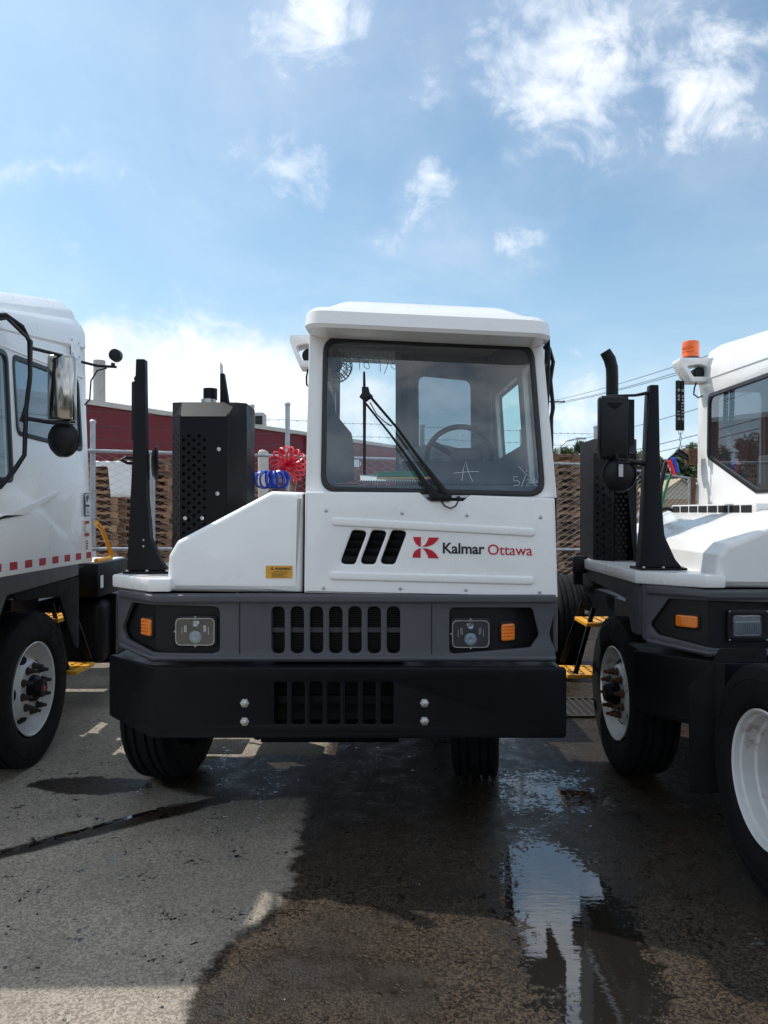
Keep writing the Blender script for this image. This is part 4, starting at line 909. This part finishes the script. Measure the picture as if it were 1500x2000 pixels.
for k in range(3): lside('decal_line', yb+.02, yb+.07-.01*k, 1.622+.014*k, 1.628+.014*k, 'navy', dc, .004)
for z_a in (1.545, 1.455): lside('decal', yb+.004, yb+.075, z_a, z_a+.022, 'red_tape', left, .002)
lside('decal', yb+.004, yb+.075, 1.485, 1.538, 'white_tape', left, .0022)
for k in range(4): lside('decal_line', yb+.02, yb+.05, 1.36+.018*k, 1.369+.018*k, 'ink', left, .0025)
pl = lside('camera_plate', 1.58, 1.74, 2.74, 2.88, 'white_paint', left, .02)
for a in (1.60,1.72):
    for b_ in (2.76,2.86): MB().lathe([(0,.008),(.005,.007),(.006,0)], (RX(b_)+.021, a, b_), 'x', 8).build('plate_bolt', 'zinc', pl)
pieces(MB().tube([(1.13,1.70,2.72),(1.20,1.82,2.715),(1.34,1.84,2.71)], .011, 6).tube([(1.31,1.84,2.71),(1.315,1.84,2.74)], .016, 8).tube([(1.12,1.78,2.42),(1.15,1.80,2.46),(1.16,1.80,2.60),(1.20,1.82,2.68),(1.27,1.83,2.70)], .006, 6), 'lamp_arm', 'black_plastic', left)
MB().lathe([(-.035,.02),(-.03,.045),(.02,.047),(.028,.043),(.028,0)], (1.335,1.84,2.795), 'y', 22).build('work_lamp', 'black_plastic', left)
side('body_crease', rounded([(.22,1.615),(.75,1.62),(1.40,1.80),(.80,1.66),(.35,1.575)], .02), (), lambda z: RX(z)+.007, .014, 'white_paint', left, .006, 1)
MB().tube([(RX(2.6)+.004, y_, 2.585+.02*y_) for y_ in (.3,.8,1.3,1.8)], .008, 6).build('drip_rail', 'white_paint', left)

# ------------------------------------------------------------------ older truck: beacon, springs, hoses, reflecting extras
oldA = lambda u, v, Y: (at(u,v,Y).x - (X0+2.88), Y - (Y0+.07), at(u,v,Y).z/1.01)
bx_, by_, bz_ = oldA(1352, 724, 5.75)
br = camera_bracket(old, bx_+.125, by_-.05, bz_, .24, .18, True)
MB().lathe([(0,.073),(.012,.073),(.013,.066),(.018,.066)], (bx_-.0, by_+.03, bz_+.088), 'z', 28).build('beacon_base', 'trim_dark', br)
bc = MB().lathe([(.018,.066),(.045,.0655),(.05,.063),(.056,.0655),(.075,.063),(.080,.0655),(.125,.064),(.140,.058),(.146,.04),(.147,0)], (bx_, by_+.03, bz_+.088), 'z', 32).build('beacon_lens', 'beacon_orange', br)
sp1 = oldA(1329, 792, 5.75)
for k, dx_ in enumerate((-.019, .019)):
    t_ = MB().lathe([(-.19,.0185),(.19,.0185)], (sp1[0]+dx_, sp1[1]+.02*k, sp1[2]), 'z', 14).build('spring_sleeve', 'black_plastic', old)
    for c_, a0 in (zip('OTECTRANO', (0,.035,.058,.08,.104,.127,.15,.175,.22)) if k else zip('OTTANO', (0,.035,.058,.15,.175,.22))):
        sheet_text('sleeve_letter', c_, .026, lambda a, b_, dx_=dx_, k=k, a0=a0: (sp1[0]+dx_+.008-b_, sp1[1]+.02*k-.0192, sp1[2]-.115+a0+a), 'chalk', t_)
ch = MB()
for k in range(4): ch.tube([(sp1[0]+.010*math.cos(t*math.pi/4)*(1 if k % 2 else .3), sp1[1]+.010*math.cos(t*math.pi/4)*(.3 if k % 2 else 1), sp1[2]-.225-.03*k+.02*math.sin(t*math.pi/4)) for t in range(8)], .003, 5, closed=True)
for s_ in (-1, 1): ch.tube([(sp1[0]+s_*.018, sp1[1], sp1[2]-.19),(sp1[0]+s_*.012, sp1[1], sp1[2]-.215),(sp1[0], sp1[1], sp1[2]-.225)], .003, 5)
ch.tube([(sp1[0]-.02,sp1[1],sp1[2]+.19),(sp1[0]-.006,sp1[1],sp1[2]+.225),(sp1[0]+.02,sp1[1],sp1[2]+.19)], .003, 5).tube([(sp1[0]-.006,sp1[1],sp1[2]+.222),(sp1[0]-.012,sp1[1],sp1[2]+.27),(sp1[0]+.012,sp1[1],sp1[2]+.30)], .004, 5)
pieces(ch, 'chain_link', 'zinc', old)
hp = lambda *L_: [oldA(u, v, Y) for u, v, Y in L_]
MB().tube(hp((1352,900,5.8),(1325,882,5.8),(1300,905,5.8),(1290,950,5.75),(1288,1000,5.7),(1285,1040,5.6)), .018, 8).build('electric_cable', 'black_plastic', old)
MB().tube(hp((1320,905,5.8),(1305,940,5.8),(1295,975,5.8),(1290,1010,5.75),(1265,1060,5.6),(1255,1075,5.6)), .011, 6).build('green_hose', 'hose_green', old)
rb_ = rbox('hose_bracket', *[sorted((oldA(1340,0,5.8)[0], oldA(1358,0,5.8)[0]))[i] for i in (0,1)], 1.98, 2.06, oldA(0,908,5.8)[2], oldA(0,878,5.8)[2], 'rust', old, .004)
MB().tube(hp((1322,880,5.78),(1338,892,5.78),(1352,893,5.8)), .026, 8).build('hose_plug', 'black_plastic', old)
for (m_, u, v, du) in (('hose_red',1310,905,6), ('hose_blue',1318,900,5)):
    P0, P1_ = Vector(oldA(u-3, v-6, 5.76)), Vector(oldA(u+du, v+22, 5.76)); pts = []
    for i in range(81):
        t = i/80; q_ = P0.lerp(P1_, t); pts.append(q_ + Vector((.016*math.cos(t*2*math.pi*9), .016*math.sin(t*2*math.pi*9), 0)))
    MB().tube(pts, .0055, 6).build('air_hose', m_, old)
MB().tube(hp((1280,1003,5.3),(1292,996,5.3),(1304,993,5.3),(1318,998,5.25)), .014, 8).build('loom', 'black_plastic', old)
lw = rbox('marker_lamp', *(lambda a, b_: (a[0], b_[0]))(oldA(1119,0,5.2), oldA(1146,0,5.2)), 1.40, 1.47, 1.24, 1.36, 'black_plastic', old, .015, 3)
MB().box(-1.30,-1.24,1.42,1.46,1.16,1.25).build('lamp_stalk', 'black_steel', old)
front('rust_patch', rounded([oldA(1348,930,5.88)[::2], oldA(1358,935,5.88)[::2], oldA(1356,1000,5.88)[::2], oldA(1347,1000,5.88)[::2]], .01), (), 2.095, .006, 'rust', old)

# ------------------------------------------------------------------ wheel of the vehicle parked in front of the older truck
pw = thing('parked_trailer_wheel', 'black tyre on deep dished white rim with rust streaks, cut off by the right edge', 'wheel', (1.66, 3.25, 0))
wheel(pw, (.13, 0, .505), -1, 'rear', 'rusty_rim', 0, 'rust', Rt=.505)
wheel(pw, (.46, 0, .505), 1, 'rear', 'rusty_rim', 0, 'rust', Rt=.505)
MB().tube([(.30,0,.5),(1.9,0,.5)], .07, 14).build('axle', 'black_steel', pw)
front('mud_flap', rounded([(-.09,.24),(.30,.24),(.30,.98),(.06,.98),(.02,.90),(-.10,.78)], .01), (), .55, .012, 'rubber', pw, .003)
#@@BACK
# ------------------------------------------------------------------ chain-link fence
FA, FB, FC = Vector((-3.64, 8.94, 0)), Vector((3.34, 11.66, 0)), Vector((8.6, 16.4, 0))
FL = FA - (FB - FA).normalized() * 3.6
FD = FC + (FC - FB).normalized() * 2.0
fence = thing('chain_link_fence', 'grey chain-link fence with steel posts and barbed wire behind the trucks', 'fence', (0, 0, 0))
def fz(P):       # height of top rail and of middle rail along the fence
    t = (P.x + 3.64) / 6.98
    return (2.42 if t < 1 else 2.42 - .05*(P.x-3.34)), (1.235 - .15*t if t < 1 else 1.085)
def run_pts(a, b, step=.5):
    n = max(int((b-a).length/step), 1); return [a.lerp(b, i/n) for i in range(n+1)]
path = [FL, FB, FD]
for seg in ((FL, FB), (FB, FD)):
    for k, r_ in ((0, .022), (1, .021)):
        MB().tube([(p.x, p.y, fz(p)[k]) for p in run_pts(*seg)], r_, 8).build('rail', 'galvanised', fence)
pm = {}
def post(P, h, r_=.032):
    o_ = MB().lathe([(0, r_), (h, r_), (h+.004, r_*1.25), (h+.03, r_*1.2), (h+.045, r_*.5), (h+.045, 0)], (0,0,0), 'z', 12).build('post', 'galvanised', fence)
    o_.location = (P.x, P.y+.055, 0)
dirv = FB - FA
for t, h in ((-.38, 2.9), (.014, 2.76), (.107, 2.40), (.273, 3.05), (.337, 3.10), (.60, 2.9), (.82, 2.9), (1.0, 3.0)): post(FA + dirv*t, h)
for t in (.35, .70, 1.0): post(FB + (FD-FB)*t, 2.25)
for zz_ in (2.56, 2.72, 2.90):
    bw = MB(); P = run_pts(FL, FB, .35)
    bw.tube([(p.x, p.y+.05, zz_ + .012*math.sin(i*1.9)) for i, p in enumerate(P)], .003, 4)
    for i, p in enumerate(run_pts(FL, FB, .13)):
        bw.box(-.022, .022, -.002, .002, -.002, .002, Matrix.Translation((p.x, p.y+.05, zz_)) @ Matrix.Rotation(i*1.3, 4, 'Y'))
    bw.build('barbed_wire', 'wire', fence)
def mesh_fabric(a, b):
    mb = MB(); d = .042; L_ = (b-a).length; n = int(L_/(2*d)); u = (b-a).normalized()
    for i in range(n):
        pts = []
        zt_ = fz(a + u*(i*2*d))[0] + .03; m_ = int((zt_-.05)/d)
        for k in range(m_+1):
            s = i*2*d + (d*2 if (k+i) % 2 else 0) ; q = a + u*s
            pts.append((q.x + u.y*.0022*(1 if k % 2 else -1), q.y - .012 - u.x*.0022*(1 if k % 2 else -1), .05 + k*d))
        mb.tube(pts, .0034, 3, caps=False)
    o_ = mb.build('chain_link', 'chain_wire', fence, fix=False); o_['kind'] = 'stuff'
mesh_fabric(FL, FB); mesh_fabric(FB, FD)

# ------------------------------------------------------------------ pallets
def pallet_mesh(seed, w=1.2, d=1.0, h=.14):
    rnd = random.Random(seed); mb = MB(); j = lambda a=.006: rnd.uniform(-a, a)
    for y_ in (-d/2+.02, 0, d/2-.02):       # notched stringers
        for x0, x1, z0, z1 in ((-w/2,w/2,.075,.118),(-w/2,-w/2+.15,.02,.075),(-.17,.17,.02,.075),(w/2-.15,w/2,.02,.075)):
            mb.box(x0, x1, y_-.02+j(.002), y_+.02, z0+.0005, z1)
    for k in range(7): x_ = -w/2+.05+(w-.10)*k/6+j(.012); mb.box(x_-.045, x_+.045, -d/2+j(.015), d/2+j(.015), .1185, .138)
    for k in range(4): x_ = -w/2+.05+(w-.10)*k/3+j(.012); mb.box(x_-.045, x_+.045, -d/2+j(.012), d/2+j(.012), .0, .0195)
    me = bpy.data.meshes.new('pallet'); me.from_pydata(mb.v, [], mb.f); me.update(); me.materials.append(M['wood'])
    return me
PM = [pallet_mesh(i) for i in range(5)]
ORD = ['bottom','second','third','fourth','fifth','sixth','seventh','eighth','ninth','tenth','eleventh','twelfth','thirteenth','fourteenth','fifteenth','sixteenth','seventeenth','eighteenth','nineteenth','twentieth','twenty-first']
def stack(u, Y, n, where, rz=0., dz=0.):
    base = at(u, 1000, Y)
    for k in range(n):
        o_ = bpy.data.objects.new('pallet', PM[random.randrange(5)]); COL.objects.link(o_)
        o_.location = (base.x + random.uniform(-.05,.05), Y + random.uniform(-.04,.04), .1415*k)
        o_.rotation_euler = (0, 0, rz + random.uniform(-.03,.03) + (math.pi/2 if random.random() < .04 else 0))
        o_['label'] = 'weathered wooden pallet, %s from the ground in the stack %s' % (ORD[k], where); o_['category'] = 'pallet'; o_['group'] = 'pallets stacked behind the fence'
random.seed(11)
stack(190, 15.6, 19, 'nearest the left truck')
stack(292, 16.4, 20, 'behind the tall mirror post', .05)
stack(400, 17.0, 20, 'behind the perforated exhaust guard', -.04)
stack(520, 16.6, 18, 'behind the blue hose', .03)
stack(1108, 15.2, 20, 'beside the round cab mirror', .3)
stack(1182, 16.0, 17, 'behind the older exhaust guard', -.1)
sheet = MB()
c_ = at(213, 940, 14.9)
n1, n2 = 12, 10
for j in range(n2+1):
    for i in range(n1+1):
        dn = max(0, j-3)/(n2-3)
        sheet.v.append((c_.x-.42+.84*i/n1, 15.55 - .55*min(1, j/3) - .02*math.sin(i*1.1), 2.70 + .02*(j < 3) - (.72 if i > 5 else .10)*dn + .008*math.sin(i*2.1)))
sheet.f = [[j*(n1+1)+i, j*(n1+1)+i+1, (j+1)*(n1+1)+i+1, (j+1)*(n1+1)+i] for j in range(n2) for i in range(n1)]
sh = sheet.build('plastic_sheet', 'sheet_white'); b = bmesh.new(); b.from_mesh(sh.data); bmesh.ops.solidify(b, geom=b.faces[:], thickness=.01); b.to_mesh(sh.data); b.free()
tag(sh, 'white plastic sheet draped over the pallets nearest the left truck', 'plastic sheet')
wb = rbox('wrapped_bundle', at(503,0,14).x, at(520,0,14).x, 14, 14.35, 0, 2.86, 'cream_wrap', None, .06, 3); tag(wb, 'tall cream wrapped bundle behind the fence next to the exhaust guard', 'bundle')
random.seed(5)
lum = thing('lumber_stack', 'pale sawn lumber stacked beyond the fence behind the older truck', 'lumber', (*at(1310, 0, 20).xy, 0))
bd = MB().box(-2.6,2.6,-.10,.10,0,.09).build('board', 'wood_pale', lum); bd.location = (0,0,.05)
for k in range(18):
    for j in range(2):
        b2 = bd.copy(); COL.objects.link(b2); b2.parent = lum; b2.location = (.3*random.uniform(-1,1), .21*j, .15 + .105*k + (.06 if k % 5 == 4 else 0))
bd.location = (0, .5, .05)

# ------------------------------------------------------------------ red building
bl = thing('red_building', 'long red painted brick building with pale coping behind the fence', 'building', (0, 0, 0))
pa, pb_ = Vector((-19, 16.7)), Vector((5.2, 56)); dr = (pb_-pa).normalized(); nr = Vector((-dr.y, dr.x))
def wallbox(name, s0, s1, d0, d1, z0, z1, m, parent):
    v = [pa+dr*s+nr*d for s, d in ((s0,d0),(s1,d0),(s1,d1),(s0,d1))]
    return MB().add([(p.x,p.y,z_) for z_ in (z0,z1) for p in v], [[0,3,2,1],[4,5,6,7],[0,1,5,4],[1,2,6,5],[2,3,7,6],[3,0,4,7]]).build(name, m, parent)
LW = (pb_-pa).length
def brick_mat():
    m = M['brick_red']; t = m.node_tree; b_ = t.nodes['Principled BSDF']
    br_ = t.nodes.new('ShaderNodeTexBrick'); br_.inputs['Scale'].default_value = 1.0
    br_.inputs['Brick Width'].default_value = .42; br_.inputs['Row Height'].default_value = .21; br_.inputs['Mortar Size'].default_value = .012
    tcn = t.nodes.new('ShaderNodeTexCoord'); sx = t.nodes.new('ShaderNodeSeparateXYZ'); cx_ = t.nodes.new('ShaderNodeCombineXYZ')
    t.links.new(tcn.outputs['Object'], sx.inputs[0]); t.links.new(sx.outputs[1], cx_.inputs[0]); t.links.new(sx.outputs[2], cx_.inputs[1]); t.links.new(cx_.outputs[0], br_.inputs['Vector'])
    bp = t.nodes.new('ShaderNodeBump'); bp.inputs['Strength'].default_value = .6; bp.inputs['Distance'].default_value = .02; bp.invert = True
    t.links.new(br_.outputs['Fac'], bp.inputs['Height']); t.links.new(bp.outputs[0], b_.inputs['Normal'])
brick_mat()
wallbox('wall', 0, LW, 0, 14, 0, 5.85, 'brick_red', bl)
wallbox('coping', -.1, LW+.1, -.10, 14.1, 5.852, 6.05, 'coping', bl)
for k in range(7): wallbox('pilaster', 5.5+5.6*k, 6.1+5.6*k, -.14, -.003, 0, 5.85, 'brick_red', bl)
wallbox('sign', 32.2, 33.3, -.05, -.004, 4.4, 5.0, 'paper', bl); wallbox('sign', 31.6, 32.1, -.05, -.004, 4.8, 5.0, 'paper', bl); wallbox('sign', 33.4, 34.0, -.05, -.004, 4.5, 4.75, 'paper', bl)
ch_ = at(194, 0, 31); MB().lathe([(5.8,.24),(8.0,.24),(8.0,.20),(7.5,.20)], (ch_.x, 31, 0), 'z', 20).build('flue', 'stack_metal', bl)
hv = at(499, 0, 43); h_ = rbox('roof_unit', hv.x-.45, hv.x+.45, 43, 44.2, 5.9, 7.45, 'stack_metal', bl, .02); MB().box(hv.x-.02, hv.x+.40, 42.985, 42.998, 6.75, 7.25).build('unit_vent', 'dark_hole', h_)

# ------------------------------------------------------------------ trees, house, poles and wires
leafm = bpy.data.materials.new('leaf'); leafm.use_nodes = True; t = leafm.node_tree; b_ = t.nodes['Principled BSDF']
b_.inputs['Roughness'].default_value = .6; gi_ = t.nodes.new('ShaderNodeNewGeometry'); rp_ = t.nodes.new('ShaderNodeValToRGB')
rp_.color_ramp.elements[0].color = (.030,.052,.018,1); rp_.color_ramp.elements[1].color = (.085,.125,.040,1); t.links.new(gi_.outputs['Random Per Island'], rp_.inputs[0]); t.links.new(rp_.outputs[0], b_.inputs['Base Color'])
b_.inputs['Transmission Weight'].default_value = 0.; M['leaf'] = leafm
def tree(u, Y, top_v, wpx, label, seed, n=4200):
    wpx *= 1.25; rnd = random.Random(seed); x = at(u,0,Y).x; H_ = at(0,top_v,Y).z; Wd = wpx*Y/F/2
    T = thing('tree', label, 'tree', (x, Y, 0), 0, 'trees beyond the yard')
    mb = MB(); mb.tube([(0,0,0),(.05,0,H_*.4),(0,.05,H_*.9)], [.22,.16,.04], 8)
    blobs = []
    for k in range(20):
        z_ = H_*rnd.uniform(.22,.90); r_ = Wd*(1-.55*abs(z_/H_-.55))*rnd.uniform(.2,.9); a = rnd.uniform(0, 6.28)
        c0 = Vector((r_*math.cos(a), r_*math.sin(a), z_)); blobs.append((c0, Wd*rnd.uniform(.35,.62))); mb.tube([(0,0,z_*.7), c0*.6+Vector((0,0,z_*.36)), c0], [.07,.05,.02], 5)
    mb.build('trunk', 'bark', T)
    v, f = [], []
    for k in range(n):
        c0, r_ = rnd.choice(blobs); d_ = Vector((rnd.gauss(0,1), rnd.gauss(0,1), rnd.gauss(0,.75))); d_ = d_.normalized()*r_*rnd.random()**.4
        p = c0 + d_; s = rnd.uniform(.14,.30)*Y/60; q = Vector((rnd.gauss(0,1),rnd.gauss(0,1),rnd.gauss(0,1))).normalized(); w_ = q.orthogonal().normalized()
        i0 = len(v); v += [p-q*s, p+w_*s*.5, p+q*s, p-w_*s*.5]; f.append([i0,i0+1,i0+2,i0+3])
    o_ = from_data('crown', v, f, 'leaf', T)
TL = [(1124,60,852,46,'small round tree beyond the fence next to the round cab mirror',1),(1158,62,850,44,'small leafy tree just left of the older exhaust guard',2),
 (1200,70,862,60,'dark tree behind the older exhaust guard',3),(1252,55,872,56,'pale green tree between the older guard and its mirror post',4),
 (1300,58,880,60,'leafy tree behind the older mirror post',5),(1345,52,860,44,'yellow-green tree showing beside the hanging springs',6),(1400,64,868,70,'tree hidden behind the older cab',7),
 (1085,66,868,50,'tree partly hidden by the middle cab',8),(592,75,832,34,'small treetop over the red roof beside the middle cab',9),(1470,60,850,80,'tree seen through the older cab glass',10)]
for a in TL: tree(*a)
hs = thing('house', 'tan house with a pitched roof beyond the lumber', 'house', (*at(1331, 0, 48).xy, 0))
MB().box(-1.6,1.6,0,6,0,2.7).build('wall', 'house_wall', hs)
front('gable', [(-1.6,2.7),(1.6,2.7),(0,3.75)], (), .01, .1, 'house_wall', hs)
for s_ in (-1, 1): MB().bar((s_*1.75,3,2.62),(0,3,3.83),6.3,.10).build('roof', 'house_roof', hs)
def pole(x, y, h, label):
    T = thing('utility_pole', label, 'utility pole', (x, y, 0), 0, 'utility poles')
    MB().tube([(0,0,0),(0,0,h)], [.16,.11], 10).build('shaft', 'pole_wood', T)
    MB().box(-1.1,1.1,-.05,.05,h-.65,h-.53).build('crossarm', 'pole_wood', T)
    for k in (-1,-.5,.5,1): MB().lathe([(0,.03),(.06,.04),(.12,.02)], (k,0,h-.53), 'z', 8).build('insulator', 'trim_grey', T)
q0 = at(1078, 785, 62); pole(q0.x, 62, q0.z+.6, 'wooden utility pole whose crossarm shows beside the middle cab')
W1 = [(1080,785,62),(1500,628,26)]; 
def wire(a, b, sag, label, ext=.6):
    p, q_ = at(*a), at(*b); q_ = p + (q_-p)*(1+ext)
    o_ = MB().tube([p.lerp(q_, t/24) - Vector((0,0,sag*4*(t/24)*(1-t/24))) for t in range(25)], .016, 5).build('power_line', 'wire'); tag(o_, label, 'wire', 'overhead power lines')
wire((1082,782,62),(1500,628,26),.5,'topmost overhead wire rising from the crossarm to the upper right')
wire((1082,787,62),(1500,640,26),.6,'overhead wire just under the topmost one')
wire((1082,790,62),(1500,660,26),.4,'third overhead wire running behind the orange beacon')
wire((1110,862,62),(1350,790,34),.3,'overhead wire sloping behind the older exhaust guard')
wire((1110,905,55),(1355,842,30),.2,'low overhead cable crossing behind the hanging springs')
wire((1110,915,55),(1355,858,30),.2,'lowest overhead cable behind the hanging springs')
sl_ = thing('street_light', 'curved grey street light arm beside the round cab mirror', 'street light', (*at(1092,0,58).xy, 0))
e0 = at(1092,870,58); hs0 = e0.z
MB().tube([(0,0,0),(0,0,hs0-.6),(.1,0,hs0-.1),(.6,0,hs0+.35),(1.4,0,hs0+.55)], [.10,.08,.06,.05,.045], 8).build('pole', 'galvanised', sl_)
rbox('lamp_head', 1.3, 2.1, -.14, .14, hs0+.48, hs0+.62, 'galvanised', sl_, .04, 2)

# the wooded edge of the yard opposite the trucks: what the mirrors and glass reflect
rnd = random.Random(21); v, f = [], []
for k in range(9000):
    x = rnd.uniform(-90, 90); hh = 7.5 + 2.5*math.sin(x*.21) + 1.5*math.sin(x*.53+1)
    p = Vector((x, -48 + rnd.gauss(0, 2.2), hh*rnd.random()**.8)); s_ = rnd.uniform(.45, 1.0)
    q = Vector((rnd.gauss(0,1), rnd.gauss(0,1), rnd.gauss(0,1))).normalized(); w_ = q.orthogonal().normalized(); i0 = len(v)
    v += [p-q*s_, p+w_*s_*.6, p+q*s_, p-w_*s_*.6]; f.append([i0, i0+1, i0+2, i0+3])
o = from_data('wooded_edge', v, f, 'leaf'); o['kind'] = 'stuff'; o['label'] = 'wooded edge across the yard, seen only as reflections in the mirrors'; o['category'] = 'wood'
